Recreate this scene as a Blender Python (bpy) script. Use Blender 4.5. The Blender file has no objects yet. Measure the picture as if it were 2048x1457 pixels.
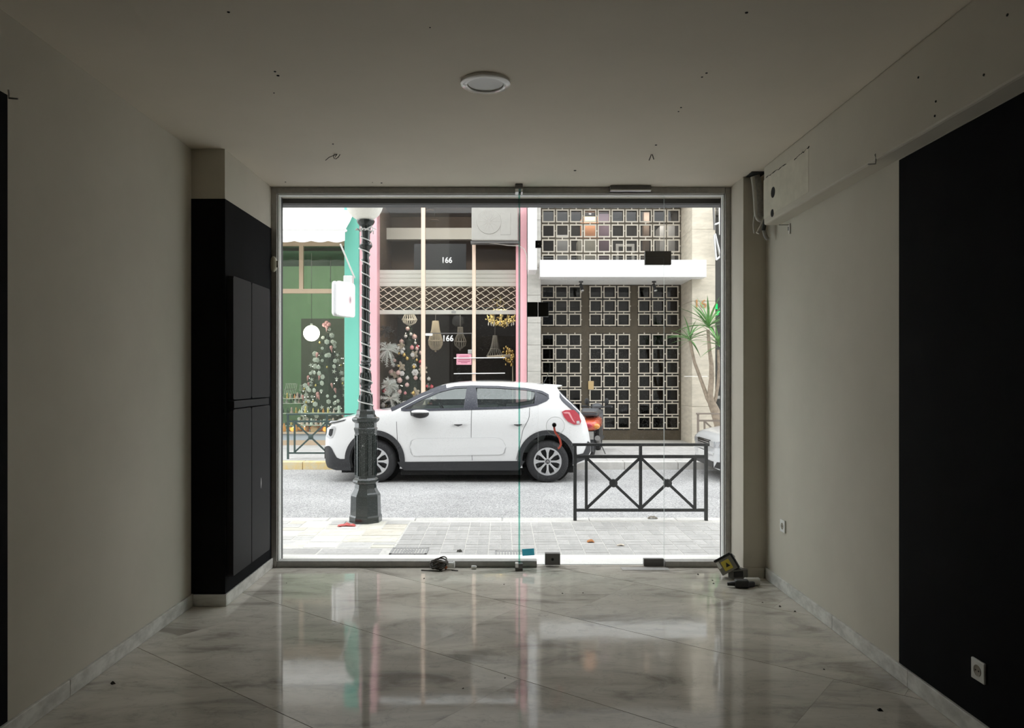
import bpy, bmesh, math, random
from mathutils import Vector, Matrix
random.seed(7)
R = math.radians
scn = bpy.context.scene
COL = scn.collection

# ------------------------------------------------------------------ camera, world, exposure
F = 1500.0            # focal length in pixels of the 2048 wide frame
VX, VY, EYE = 1005.0, 755.0, 1.45   # vanishing point, eye height
cam_d = bpy.data.cameras.new('camera')
cam = bpy.data.objects.new('camera', cam_d)
COL.objects.link(cam)
cam.location = (0, 0, EYE)
cam.rotation_euler = (R(90), 0, 0)
cam_d.sensor_width = 36.0
cam_d.lens = F / 2048 * 36.0
cam_d.shift_x = (1024 - VX) / 2048
cam_d.shift_y = (VY - 728.5) / 2048
cam_d.clip_start = 0.05
cam_d.clip_end = 200
scn.camera = cam

world = bpy.data.worlds.new('overcast_sky')
scn.world = world
world.use_nodes = True
bg = world.node_tree.nodes['Background']
bg.inputs[0].default_value = (0.955, 0.975, 1.0, 1)
bg.inputs[1].default_value = 1.0

vs = scn.view_settings
vs.view_transform = 'Standard'
vs.look = 'None'
vs.gamma = 1.0
vs.use_curve_mapping = False
vs.exposure = 1.85
cy = scn.cycles
cy.max_bounces = 14
cy.diffuse_bounces = 7
cy.glossy_bounces = 4
cy.transmission_bounces = 6
cy.transparent_max_bounces = 32
cy.caustics_reflective = False
cy.caustics_refractive = False
cy.sample_clamp_indirect = 8.0
cy.use_denoising = True

# ------------------------------------------------------------------ materials
def nodes_of(m):
    nt = m.node_tree
    return nt, nt.nodes, nt.links

def mat(name, col, rough=0.6, metal=0.0, var=None, bump=None, coat=0.0, emit=None, rnd=0.0, spec=0.5, col2=None, vdetail=6.0, stretch=None):
    """Principled material. var=(scale, amount) noise mottling, bump=(scale, strength), rnd = per-object lightness change."""
    m = bpy.data.materials.new(name)
    m.use_nodes = True
    nt, N, L = nodes_of(m)
    p = N['Principled BSDF']
    p.inputs['Base Color'].default_value = (*col, 1)
    p.inputs['Roughness'].default_value = rough
    p.inputs['Metallic'].default_value = metal
    p.inputs['Specular IOR Level'].default_value = spec
    if coat:
        p.inputs['Coat Weight'].default_value = coat
        p.inputs['Coat Roughness'].default_value = 0.05
    if emit:
        p.inputs['Emission Color'].default_value = (*emit[0], 1)
        p.inputs['Emission Strength'].default_value = emit[1]
    if var or bump:
        tc = N.new('ShaderNodeTexCoord')
        mp = N.new('ShaderNodeMapping')
        L.new(tc.outputs['Object'], mp.inputs['Vector'])
        if stretch:
            mp.inputs['Scale'].default_value = stretch
    out = None
    if var:
        n = N.new('ShaderNodeTexNoise')
        n.inputs['Scale'].default_value = var[0]
        n.inputs['Detail'].default_value = vdetail
        n.inputs['Roughness'].default_value = 0.6
        L.new(mp.outputs['Vector'], n.inputs['Vector'])
        cr = N.new('ShaderNodeValToRGB')
        c2 = col2 if col2 else tuple(max(0, c * (1 - var[1])) for c in col)
        cr.color_ramp.elements[0].position = 0.36
        cr.color_ramp.elements[1].position = 0.64
        cr.color_ramp.elements[0].color = (*c2, 1)
        cr.color_ramp.elements[1].color = (*col, 1)
        L.new(n.outputs['Fac'], cr.inputs['Fac'])
        out = cr.outputs['Color']
    if rnd:
        oi = N.new('ShaderNodeObjectInfo')
        mr = N.new('ShaderNodeMapRange')
        mr.inputs['To Min'].default_value = 1 - rnd
        mr.inputs['To Max'].default_value = 1 + rnd
        L.new(oi.outputs['Random'], mr.inputs['Value'])
        mx = N.new('ShaderNodeVectorMath')
        mx.operation = 'SCALE'
        if out:
            L.new(out, mx.inputs[0])
        else:
            mx.inputs[0].default_value = col
        L.new(mr.outputs['Result'], mx.inputs['Scale'])
        out = mx.outputs['Vector']
    if out:
        L.new(out, p.inputs['Base Color'])
    if bump:
        n2 = N.new('ShaderNodeTexNoise')
        n2.inputs['Scale'].default_value = bump[0]
        n2.inputs['Detail'].default_value = 5.0
        L.new(mp.outputs['Vector'], n2.inputs['Vector'])
        b = N.new('ShaderNodeBump')
        b.inputs['Strength'].default_value = bump[1]
        b.inputs['Distance'].default_value = 0.01
        L.new(n2.outputs['Fac'], b.inputs['Height'])
        L.new(b.outputs['Normal'], p.inputs['Normal'])
    return m

def glass_mat(name, tint, refl=0.04, graze=0.5, rough=0.0, dust=0.0):
    """See-through pane: transparent mixed with a mirror reflection that grows towards grazing angles; optional dust specks."""
    m = bpy.data.materials.new(name)
    m.use_nodes = True
    nt, N, L = nodes_of(m)
    N.remove(N['Principled BSDF'])
    o = N['Material Output']
    t = N.new('ShaderNodeBsdfTransparent')
    t.inputs[0].default_value = (*tint, 1)
    g = N.new('ShaderNodeBsdfGlossy')
    g.inputs['Roughness'].default_value = rough
    lw = N.new('ShaderNodeLayerWeight')
    lw.inputs[0].default_value = 0.5
    pw = N.new('ShaderNodeMath'); pw.operation = 'POWER'; pw.inputs[1].default_value = 4.0
    ml = N.new('ShaderNodeMath'); ml.operation = 'MULTIPLY_ADD'; ml.inputs[1].default_value = graze; ml.inputs[2].default_value = refl
    L.new(lw.outputs['Facing'], pw.inputs[0]); L.new(pw.outputs[0], ml.inputs[0])
    mx = N.new('ShaderNodeMixShader')
    L.new(ml.outputs[0], mx.inputs[0]); L.new(t.outputs[0], mx.inputs[1]); L.new(g.outputs[0], mx.inputs[2])
    last = mx
    if dust:
        tc = N.new('ShaderNodeTexCoord')
        vo = N.new('ShaderNodeTexVoronoi')
        vo.inputs['Scale'].default_value = 110.0
        L.new(tc.outputs['Object'], vo.inputs['Vector'])
        nz = N.new('ShaderNodeTexNoise'); nz.inputs['Scale'].default_value = 2.2
        L.new(tc.outputs['Object'], nz.inputs['Vector'])
        th = N.new('ShaderNodeMath'); th.operation = 'MULTIPLY'; th.inputs[1].default_value = 0.21
        L.new(nz.outputs['Fac'], th.inputs[0])
        lt = N.new('ShaderNodeMath'); lt.operation = 'LESS_THAN'
        L.new(vo.outputs['Distance'], lt.inputs[0]); L.new(th.outputs[0], lt.inputs[1])
        f = N.new('ShaderNodeMath'); f.operation = 'MULTIPLY'; f.inputs[1].default_value = dust
        L.new(lt.outputs[0], f.inputs[0])
        tr = N.new('ShaderNodeBsdfTranslucent'); tr.inputs[0].default_value = (0.9, 0.9, 0.9, 1)
        mx2 = N.new('ShaderNodeMixShader')
        L.new(f.outputs[0], mx2.inputs[0]); L.new(mx.outputs[0], mx2.inputs[1]); L.new(tr.outputs[0], mx2.inputs[2])
        last = mx2
    L.new(last.outputs[0], o.inputs['Surface'])
    return m

def thin_mat(name, col, k=0.5):
    """thin sheet that lets daylight through"""
    m = mat(name, col, 0.6)
    nt, N, L = nodes_of(m)
    t = N.new('ShaderNodeBsdfTranslucent'); t.inputs[0].default_value = (*col, 1)
    mx = N.new('ShaderNodeMixShader'); mx.inputs[0].default_value = k
    L.new(N['Principled BSDF'].outputs[0], mx.inputs[1]); L.new(t.outputs[0], mx.inputs[2])
    L.new(mx.outputs[0], N['Material Output'].inputs['Surface'])
    return m

def emit_mat(name, col, strength):
    m = bpy.data.materials.new(name)
    m.use_nodes = True
    nt, N, L = nodes_of(m)
    N.remove(N['Principled BSDF'])
    e = N.new('ShaderNodeEmission')
    e.inputs[0].default_value = (*col, 1); e.inputs[1].default_value = strength
    L.new(e.outputs[0], N['Material Output'].inputs['Surface'])
    return m

def ramp_object_mat(name, cols, rough=0.7, var=None, bump=None):
    """Each object gets one of several colours (Object Info random)."""
    m = mat(name, cols[0], rough, var=var, bump=bump)
    nt, N, L = nodes_of(m)
    p = N['Principled BSDF']
    oi = N.new('ShaderNodeObjectInfo')
    cr = N.new('ShaderNodeValToRGB')
    cr.color_ramp.interpolation = 'CONSTANT'
    e = cr.color_ramp.elements
    for i, c in enumerate(cols):
        if i < 2:
            el = e[i]; el.position = i / len(cols)
        else:
            el = e.new(i / len(cols))
        el.color = (*c, 1)
    L.new(oi.outputs['Random'], cr.inputs['Fac'])
    src = cr.outputs['Color']
    if p.inputs['Base Color'].is_linked:
        old = p.inputs['Base Color'].links[0].from_socket
        mx = N.new('ShaderNodeMix'); mx.data_type = 'RGBA'; mx.blend_type = 'MULTIPLY'
        mx.inputs[0].default_value = 1.0
        L.new(src, mx.inputs[6]); L.new(old, mx.inputs[7])
        for nn in N:
            if nn.type == 'VALTORGB' and nn != cr:
                nn.color_ramp.elements[0].color = (0.84, 0.84, 0.83, 1); nn.color_ramp.elements[1].color = (1, 1, 1, 1)
        src = mx.outputs[2]
    L.new(src, p.inputs['Base Color'])
    return m

# ------------------------------------------------------------------ mesh helpers
class MB:
    def __init__(s):
        s.v = []; s.f = []
    def add(s, vs, fs):
        o = len(s.v)
        s.v += [tuple(p) for p in vs]
        s.f += [tuple(i + o for i in f) for f in fs]
        return s
    def box(s, a, b):
        x0, y0, z0 = a; x1, y1, z1 = b
        return s.add([(x0, y0, z0), (x1, y0, z0), (x1, y1, z0), (x0, y1, z0), (x0, y0, z1), (x1, y0, z1), (x1, y1, z1), (x0, y1, z1)],
                     [(0, 3, 2, 1), (4, 5, 6, 7), (0, 1, 5, 4), (1, 2, 6, 5), (2, 3, 7, 6), (3, 0, 4, 7)])
    def obox(s, c, size, rot):
        M = rot if isinstance(rot, Matrix) else Matrix.Rotation(rot, 3, 'Z')
        h = [q / 2 for q in size]
        t = MB().box((-h[0], -h[1], -h[2]), (h[0], h[1], h[2]))
        return s.add([M @ Vector(p) + Vector(c) for p in t.v], t.f)
    def bar(s, p0, p1, w, d):
        """rectangular bar from p0 to p1; w across in the xz plane, d along y"""
        p0 = Vector(p0); p1 = Vector(p1); t = (p1 - p0).normalized()
        yv = Vector((0, 1, 0)); n = t.cross(yv)
        if n.length < 1e-4:
            n = Vector((1, 0, 0)); yv = Vector((0, 0, 1))
        n.normalize(); yv = n.cross(t).normalized()
        q = []
        for P in (p0, p1):
            for a, b in ((-1, -1), (1, -1), (1, 1), (-1, 1)):
                q.append(P + n * (a * w / 2) + yv * (b * d / 2))
        return s.add(q, [(0, 1, 2, 3), (7, 6, 5, 4), (0, 4, 5, 1), (1, 5, 6, 2), (2, 6, 7, 3), (3, 7, 4, 0)])
    def tube(s, pts, r, n=8, closed=False, caps=True):
        pts = [Vector(p) for p in pts]
        m = len(pts)
        rr = r if isinstance(r, (list, tuple)) else [r] * m
        up = None; rings = []
        for i, p in enumerate(pts):
            a = pts[(i - 1) % m] if (i > 0 or closed) else p
            b = pts[(i + 1) % m] if (i < m - 1 or closed) else p
            t = (b - a)
            t = t.normalized() if t.length > 1e-9 else Vector((0, 0, 1))
            if up is None:
                up = Vector((0, 0, 1)) if abs(t.z) < 0.9 else Vector((1, 0, 0))
            u = up - t * up.dot(t)
            if u.length < 1e-6:
                u = t.orthogonal()
            u.normalize(); w = t.cross(u); up = u
            rings.append([p + (u * math.cos(2 * math.pi * k / n) + w * math.sin(2 * math.pi * k / n)) * rr[i] for k in range(n)])
        vs_ = [q for ring in rings for q in ring]
        fs = []
        for i in range(m if closed else m - 1):
            j = (i + 1) % m
            for k in range(n):
                l = (k + 1) % n
                fs.append((i * n + k, i * n + l, j * n + l, j * n + k))
        if caps and not closed:
            fs.append(tuple(range(n - 1, -1, -1)))
            fs.append(tuple((m - 1) * n + k for k in range(n)))
        return s.add(vs_, fs)
    def cyl(s, p0, p1, r0, r1=None, n=16):
        return s.tube([p0, p1], [r0, r0 if r1 is None else r1], n)
    def lathe(s, prof, c=(0, 0, 0), n=24, axis='z', phase=0.0, caps=True):
        vs_ = []; fs = []
        for r, h in prof:
            for k in range(n):
                a = 2 * math.pi * k / n + phase
                u, w = r * math.cos(a), r * math.sin(a)
                if axis == 'z': q = (u, w, h)
                elif axis == 'y': q = (w, h, u)
                else: q = (h, u, w)
                vs_.append((q[0] + c[0], q[1] + c[1], q[2] + c[2]))
        m = len(prof)
        for i in range(m - 1):
            for k in range(n):
                l = (k + 1) % n
                fs.append((i * n + k, i * n + l, (i + 1) * n + l, (i + 1) * n + k))
        if caps:
            if prof[0][0] > 1e-6: fs.append(tuple(range(n - 1, -1, -1)))
            if prof[-1][0] > 1e-6: fs.append(tuple((m - 1) * n + k for k in range(n)))
        return s.add(vs_, fs)
    def sphere(s, c, r, nu=16, nv=10, sc=(1, 1, 1), M=None):
        prof = []
        vs_ = []; fs = []
        for j in range(nv + 1):
            t = math.pi * j / nv
            for k in range(nu):
                a = 2 * math.pi * k / nu
                p = Vector((r * sc[0] * math.sin(t) * math.cos(a), r * sc[1] * math.sin(t) * math.sin(a), -r * sc[2] * math.cos(t)))
                if M: p = M @ p
                vs_.append(p + Vector(c))
        for j in range(nv):
            for k in range(nu):
                l = (k + 1) % nu
                fs.append((j * nu + k, j * nu + l, (j + 1) * nu + l, (j + 1) * nu + k))
        return s.add(vs_, fs)
    def prism(s, poly, d0, d1, axis='y'):
        """extrude a 2d polygon: axis y -> poly is (x,z); axis x -> (y,z); axis z -> (x,y)"""
        n = len(poly)
        def P(a, b, d):
            return (a, d, b) if axis == 'y' else ((d, a, b) if axis == 'x' else (a, b, d))
        vs_ = [P(a, b, d0) for a, b in poly] + [P(a, b, d1) for a, b in poly]
        fs = [tuple(range(n)), tuple(range(2 * n - 1, n - 1, -1))]
        for i in range(n):
            j = (i + 1) % n
            fs.append((i, i + n, j + n, j))
        return s.add(vs_, fs)
    def grid(s, fn, nu, nv):
        vs_ = [fn(i / nu, j / nv) for j in range(nv + 1) for i in range(nu + 1)]
        fs = [(j * (nu + 1) + i, j * (nu + 1) + i + 1, (j + 1) * (nu + 1) + i + 1, (j + 1) * (nu + 1) + i) for j in range(nv) for i in range(nu)]
        return s.add(vs_, fs)
    def mesh(s, name, m, smooth=None, origin=None, fix=True):
        me = bpy.data.meshes.new(name)
        o = Vector(origin) if origin is not None else Vector((0, 0, 0))
        me.from_pydata([tuple(Vector(p) - o) for p in s.v], [], s.f)
        me.validate()
        if fix:
            b = bmesh.new(); b.from_mesh(me)
            bmesh.ops.remove_doubles(b, verts=b.verts, dist=1e-6)
            bmesh.ops.recalc_face_normals(b, faces=b.faces)
            b.to_mesh(me); b.free()
        if m: me.materials.append(m)
        finish(me, smooth)
        return me
    def base(s):
        xs = [p[0] for p in s.v]; ys = [p[1] for p in s.v]; zs = [p[2] for p in s.v]
        return Vector(((min(xs) + max(xs)) / 2, (min(ys) + max(ys)) / 2, min(zs)))
    def build(s, name, m, parent=None, smooth=None, bevel=0.0, label=None, cat=None, group=None, kind=None, local=False, fix=True):
        o = s.base()
        me = s.mesh(name, m, smooth, o, fix)
        ob = bpy.data.objects.new(name, me)
        COL.objects.link(ob)
        off = Vector((0, 0, 0))
        if parent is not None:
            ob.parent = parent
            if not local:
                q = parent
                while q is not None:
                    off += q.location; q = q.parent
        ob.location = o - off
        if bevel:
            md = ob.modifiers.new('edge', 'BEVEL'); md.width = bevel; md.segments = 2
            md.limit_method = 'ANGLE'; md.angle_limit = R(40)
        tag(ob, label, cat, group, kind)
        return ob

def finish(me, smooth):
    if smooth is not None:
        me.polygons.foreach_set('use_smooth', [True] * len(me.polygons))
        if smooth < 180:
            me.set_sharp_from_angle(angle=R(smooth))
    me.update()

def tag(o, label=None, cat=None, group=None, kind=None):
    if label: o['label'] = label
    if cat: o['category'] = cat
    if group: o['group'] = group
    if kind: o['kind'] = kind
    return o

def T(name, label, cat, loc=(0, 0, 0), group=None, rotz=0.0, kind=None):
    o = bpy.data.objects.new(name, None)
    o.empty_display_size = 0.1
    COL.objects.link(o)
    o.location = loc
    o.rotation_euler = (0, 0, rotz)
    return tag(o, label, cat, group, kind)

def inst(me, name, loc, parent=None, rot=(0, 0, 0), scale=1.0, label=None, cat=None, group=None, kind=None):
    ob = bpy.data.objects.new(name, me)
    COL.objects.link(ob)
    off = Vector((0, 0, 0))
    if parent is not None:
        ob.parent = parent
        q = parent
        while q is not None:
            off += q.location; q = q.parent
    ob.location = Vector(loc) - off
    ob.rotation_euler = rot
    ob.scale = (scale,) * 3 if not isinstance(scale, tuple) else scale
    return tag(ob, label, cat, group, kind)

def copy_tree(o, loc=None, label=None, parent=None, kids=None):
    c = o.copy(); COL.objects.link(c)
    if parent is not None:
        c.parent = parent
        c.matrix_parent_inverse = o.matrix_parent_inverse.copy()
    if loc is not None: c.location = loc
    if label: c['label'] = label
    for ch in list(o.children): copy_tree(ch, parent=c)
    return c

def text_obj(name, s, height, m, parent, loc, depth=0.004, xscale=1.0, bold=0.0):
    """flat lettering standing upright and facing -y, centred on loc (world)"""
    cu = bpy.data.curves.new(name, 'FONT')
    cu.body = s; cu.size = 1.0; cu.extrude = 0.0; cu.offset = bold
    cu.align_x = 'CENTER'; cu.align_y = 'CENTER'
    cu.resolution_u = 4
    t = bpy.data.objects.new(name, cu); COL.objects.link(t)
    dg = bpy.context.evaluated_depsgraph_get(); dg.update()
    me = bpy.data.meshes.new_from_object(t.evaluated_get(dg))
    bpy.data.objects.remove(t); bpy.data.curves.remove(cu)
    ys = [v.co.y for v in me.vertices]; k = height / (max(ys) - min(ys)); cyy = (max(ys) + min(ys)) / 2
    b = bmesh.new(); b.from_mesh(me)
    r = bmesh.ops.extrude_face_region(b, geom=b.faces[:])
    for v in [g for g in r['geom'] if isinstance(g, bmesh.types.BMVert)]:
        v.co.z += depth / k
    bmesh.ops.recalc_face_normals(b, faces=b.faces)
    for v in b.verts:
        v.co = Vector((v.co.x * k * xscale, -v.co.z * k, (v.co.y - cyy) * k))
    b.to_mesh(me); b.free()
    me.materials.clear(); me.materials.append(m); me.name = name
    return inst(me, name, loc, parent)

def at(px, py, Y):
    """point of the place at distance Y seen at pixel (px, py) of the photograph"""
    return Vector(((px - VX) * Y / F, Y, EYE + (VY - py) * Y / F))
def onz(px, py, z):
    Y = F * (EYE - z) / (py - VY)
    return at(px, py, Y)
def xs_(px, Y): return (px - VX) * Y / F
def zs_(py, Y): return EYE + (VY - py) * Y / F

def lerp_tab(tab, x):
    if x <= tab[0][0]: return tab[0][1]
    for (a, u), (b, w) in zip(tab, tab[1:]):
        if x <= b:
            return u + (w - u) * (x - a) / (b - a)
    return tab[-1][1]
def smooth_tab(tab, x):
    """monotone-ish cubic through the table"""
    n = len(tab)
    if x <= tab[0][0]: return tab[0][1]
    if x >= tab[-1][0]: return tab[-1][1]
    for i in range(n - 1):
        if x <= tab[i + 1][0]: break
    x0, y0 = tab[i]; x1, y1 = tab[i + 1]
    h = x1 - x0; d = (y1 - y0) / h
    def slope(k):
        if k <= 0 or k >= n - 1: return None
        a = (tab[k][1] - tab[k - 1][1]) / (tab[k][0] - tab[k - 1][0]); b = (tab[k + 1][1] - tab[k][1]) / (tab[k + 1][0] - tab[k][0])
        if a * b <= 0: return 0.0
        return 2 * a * b / (a + b)
    m0 = slope(i); m1 = slope(i + 1)
    m0 = d if m0 is None else m0; m1 = d if m1 is None else m1
    t = (x - x0) / h
    return (2 * t**3 - 3 * t**2 + 1) * y0 + (t**3 - 2 * t**2 + t) * h * m0 + (-2 * t**3 + 3 * t**2) * y1 + (t**3 - t**2) * h * m1

def bool_diff(ob, cutters):
    for c in cutters:
        md = ob.modifiers.new('cut', 'BOOLEAN'); md.object = c; md.operation = 'DIFFERENCE'; md.solver = 'EXACT'
    dg = bpy.context.evaluated_depsgraph_get(); dg.update()
    me = bpy.data.meshes.new_from_object(ob.evaluated_get(dg))
    ob.modifiers.clear()
    old = ob.data; ob.data = me; bpy.data.meshes.remove(old)
    for c in cutters:
        d = c.data; bpy.data.objects.remove(c); bpy.data.meshes.remove(d)
    return ob

def clip_rect(poly, x0, x1, y0, y1):
    def clip(P, inside, inter):
        out = []
        for i in range(len(P)):
            a, b = P[i - 1], P[i]
            ia, ib = inside(a), inside(b)
            if ib:
                if not ia: out.append(inter(a, b))
                out.append(b)
            elif ia: out.append(inter(a, b))
        return out
    def ix(c): return lambda a, b: (c, a[1] + (b[1] - a[1]) * (c - a[0]) / (b[0] - a[0]))
    def iy(c): return lambda a, b: (a[0] + (b[0] - a[0]) * (c - a[1]) / (b[1] - a[1]), c)
    for ins, it in ((lambda p: p[0] >= x0, ix(x0)), (lambda p: p[0] <= x1, ix(x1)), (lambda p: p[1] >= y0, iy(y0)), (lambda p: p[1] <= y1, iy(y1))):
        if not poly: return []
        poly = clip(poly, ins, it)
    return poly

# ------------------------------------------------------------------ palette
M = {}
M['wall'] = mat('wall_paint', (0.60, 0.56, 0.48), 0.75, var=(3.0, 0.05), bump=(260, 0.05))
M['ceil'] = mat('ceiling_paint', (0.73, 0.665, 0.565), 0.8, var=(2.0, 0.04), bump=(200, 0.04))
M['dark'] = mat('dark_paint', (0.009, 0.0095, 0.011), 0.8, var=(4.0, 0.2), bump=(240, 0.05), spec=0.08)
M['darkbox'] = mat('dark_lacquer', (0.016, 0.016, 0.018), 0.6, spec=0.2)
M['back'] = mat('rear_wall_paint', (0.05, 0.048, 0.045), 0.8)
M['plaster'] = mat('bare_plaster', (0.70, 0.66, 0.56), 0.9, var=(9, 0.12), bump=(60, 0.15))
M['marble_base'] = mat('skirting_marble', (0.74, 0.73, 0.69), 0.25, var=(3.5, 0.16), stretch=(1, 2.2, 4), col2=(0.50, 0.49, 0.46))
M['grout'] = mat('grout', (0.13, 0.12, 0.105), 0.9)
M['alu'] = mat('brushed_aluminium', (0.44, 0.43, 0.41), 0.5, 0.35, var=(30, 0.15))
M['alu_light'] = mat('bright_aluminium', (0.70, 0.70, 0.69), 0.3, 0.8)
M['steel'] = mat('grey_patch_metal', (0.16, 0.155, 0.15), 0.45, 0.5)
M['blackmetal'] = mat('black_patch_metal', (0.03, 0.03, 0.031), 0.45, 0.3)
M['shutter'] = mat('shutter_steel', (0.035, 0.036, 0.038), 0.6)
M['lintel'] = mat('lintel_paint', (0.14, 0.142, 0.15), 0.7)
M['glass'] = glass_mat('shop_glass', (0.975, 0.985, 0.98), 0.03, 0.35, dust=0.30)
M['glass_edge'] = glass_mat('green_glass_edge', (0.50, 0.80, 0.73), 0.05, 0.2)
M['pane_edge'] = mat('pane_edge', (0.55, 0.62, 0.60), 0.2)
M['threshold'] = mat('threshold_stone', (0.90, 0.88, 0.84), 0.55, var=(14, 0.06))
M['white_pl'] = mat('white_plastic', (0.80, 0.80, 0.78), 0.4)
M['ivory'] = mat('ivory_plastic', (0.55, 0.52, 0.40), 0.45)
M['black_pl'] = mat('black_plastic', (0.02, 0.02, 0.021), 0.5)
M['hole'] = mat('hole_black', (0.008, 0.008, 0.008), 0.9)
M['wire'] = mat('cable_black', (0.03, 0.027, 0.024), 0.6)
M['rubber'] = mat('tyre_rubber', (0.022, 0.022, 0.024), 0.75, bump=(90, 0.2))

def marble_floor():
    m = mat('polished_marble', (0.5, 0.48, 0.45), 0.1)
    nt, N, L = nodes_of(m)
    p = N['Principled BSDF']
    g = N.new('ShaderNodeNewGeometry')
    mp = N.new('ShaderNodeMapping'); mp.inputs['Rotation'].default_value = (0, 0, R(25)); mp.inputs['Scale'].default_value = (0.8, 2.0, 1)
    L.new(g.outputs['Position'], mp.inputs['Vector'])
    oi = N.new('ShaderNodeObjectInfo')
    off = N.new('ShaderNodeVectorMath'); off.operation = 'ADD'
    sc = N.new('ShaderNodeMath'); sc.operation = 'MULTIPLY'; sc.inputs[1].default_value = 40
    L.new(oi.outputs['Random'], sc.inputs[0]); L.new(mp.outputs['Vector'], off.inputs[0]); L.new(sc.outputs[0], off.inputs[1])
    n = N.new('ShaderNodeTexNoise'); n.inputs['Scale'].default_value = 1.9; n.inputs['Detail'].default_value = 9; n.inputs['Roughness'].default_value = 0.62; n.inputs['Distortion'].default_value = 0.9
    L.new(off.outputs[0], n.inputs['Vector'])
    cr = N.new('ShaderNodeValToRGB')
    e = cr.color_ramp.elements
    e[0].position = 0.33; e[0].color = (0.32, 0.295, 0.26, 1)
    e[1].position = 0.62; e[1].color = (0.62, 0.58, 0.515, 1)
    k = e.new(0.45); k.color = (0.52, 0.485, 0.425, 1)
    L.new(n.outputs['Fac'], cr.inputs['Fac'])
    # fine veins
    w = N.new('ShaderNodeTexNoise'); w.inputs['Scale'].default_value = 3.3; w.inputs['Detail'].default_value = 6; w.inputs['Distortion'].default_value = 2.2
    L.new(off.outputs[0], w.inputs['Vector'])
    a = N.new('ShaderNodeMath'); a.operation = 'SUBTRACT'; a.inputs[1].default_value = 0.5; L.new(w.outputs['Fac'], a.inputs[0])
    b = N.new('ShaderNodeMath'); b.operation = 'ABSOLUTE'; L.new(a.outputs[0], b.inputs[0])
    c = N.new('ShaderNodeMapRange'); c.inputs['From Max'].default_value = 0.022; c.inputs['To Min'].default_value = 0.87; c.inputs['To Max'].default_value = 1.0
    L.new(b.outputs[0], c.inputs['Value'])
    # foot dirt and grit
    d = N.new('ShaderNodeTexNoise'); d.inputs['Scale'].default_value = 7.5; d.inputs['Detail'].default_value = 10; d.inputs['Roughness'].default_value = 0.75
    L.new(g.outputs['Position'], d.inputs['Vector'])
    dr = N.new('ShaderNodeMapRange'); dr.inputs['From Min'].default_value = 0.28; dr.inputs['From Max'].default_value = 0.45; dr.inputs['To Min'].default_value = 0.72
    L.new(d.outputs['Fac'], dr.inputs['Value'])
    m1 = N.new('ShaderNodeMath'); m1.operation = 'MULTIPLY'; L.new(c.outputs['Result'], m1.inputs[0]); L.new(dr.outputs['Result'], m1.inputs[1])
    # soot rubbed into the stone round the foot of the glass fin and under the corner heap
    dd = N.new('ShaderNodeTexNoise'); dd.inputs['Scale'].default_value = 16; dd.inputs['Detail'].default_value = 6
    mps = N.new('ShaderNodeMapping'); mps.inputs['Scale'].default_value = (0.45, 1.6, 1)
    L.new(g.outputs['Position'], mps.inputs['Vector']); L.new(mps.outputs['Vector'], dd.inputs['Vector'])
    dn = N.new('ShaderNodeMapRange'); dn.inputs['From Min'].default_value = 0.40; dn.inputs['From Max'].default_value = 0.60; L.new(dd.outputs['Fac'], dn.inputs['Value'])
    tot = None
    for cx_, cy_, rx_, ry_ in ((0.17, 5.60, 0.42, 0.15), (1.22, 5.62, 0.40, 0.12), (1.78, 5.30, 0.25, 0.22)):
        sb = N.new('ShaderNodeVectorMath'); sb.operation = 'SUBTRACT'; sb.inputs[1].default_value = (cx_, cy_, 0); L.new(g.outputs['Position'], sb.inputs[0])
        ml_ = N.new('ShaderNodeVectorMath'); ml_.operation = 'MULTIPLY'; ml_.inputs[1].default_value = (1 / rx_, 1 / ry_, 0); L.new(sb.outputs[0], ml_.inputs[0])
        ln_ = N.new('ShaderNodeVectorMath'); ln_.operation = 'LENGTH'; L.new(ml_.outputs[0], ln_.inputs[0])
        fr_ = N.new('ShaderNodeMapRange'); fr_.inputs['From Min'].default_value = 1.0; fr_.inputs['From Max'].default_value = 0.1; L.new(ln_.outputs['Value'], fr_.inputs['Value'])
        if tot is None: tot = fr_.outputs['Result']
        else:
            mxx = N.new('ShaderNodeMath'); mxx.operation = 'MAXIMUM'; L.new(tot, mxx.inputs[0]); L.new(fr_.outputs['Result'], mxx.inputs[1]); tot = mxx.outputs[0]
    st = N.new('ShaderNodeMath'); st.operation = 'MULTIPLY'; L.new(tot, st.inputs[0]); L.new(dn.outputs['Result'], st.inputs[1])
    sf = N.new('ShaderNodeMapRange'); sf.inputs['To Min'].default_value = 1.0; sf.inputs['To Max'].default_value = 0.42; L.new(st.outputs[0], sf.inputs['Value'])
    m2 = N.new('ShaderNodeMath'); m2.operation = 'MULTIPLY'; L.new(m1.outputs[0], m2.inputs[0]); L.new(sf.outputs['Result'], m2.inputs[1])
    v = N.new('ShaderNodeVectorMath'); v.operation = 'SCALE'; L.new(cr.outputs['Color'], v.inputs[0]); L.new(m2.outputs[0], v.inputs['Scale'])
    L.new(v.outputs['Vector'], p.inputs['Base Color'])
    rr = N.new('ShaderNodeMapRange'); rr.inputs['From Min'].default_value = 0.25; rr.inputs['From Max'].default_value = 0.75; rr.inputs['To Min'].default_value = 0.08; rr.inputs['To Max'].default_value = 0.02
    L.new(d.outputs['Fac'], rr.inputs['Value']); L.new(rr.outputs['Result'], p.inputs['Roughness'])
    bn = N.new('ShaderNodeTexNoise'); bn.inputs['Scale'].default_value = 2.6; bn.inputs['Detail'].default_value = 3
    L.new(g.outputs['Position'], bn.inputs['Vector'])
    bp = N.new('ShaderNodeBump'); bp.inputs['Strength'].default_value = 0.07; bp.inputs['Distance'].default_value = 0.01
    L.new(bn.outputs['Fac'], bp.inputs['Height']); L.new(bp.outputs['Normal'], p.inputs['Normal'])
    p.inputs['Specular IOR Level'].default_value = 0.31
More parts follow.
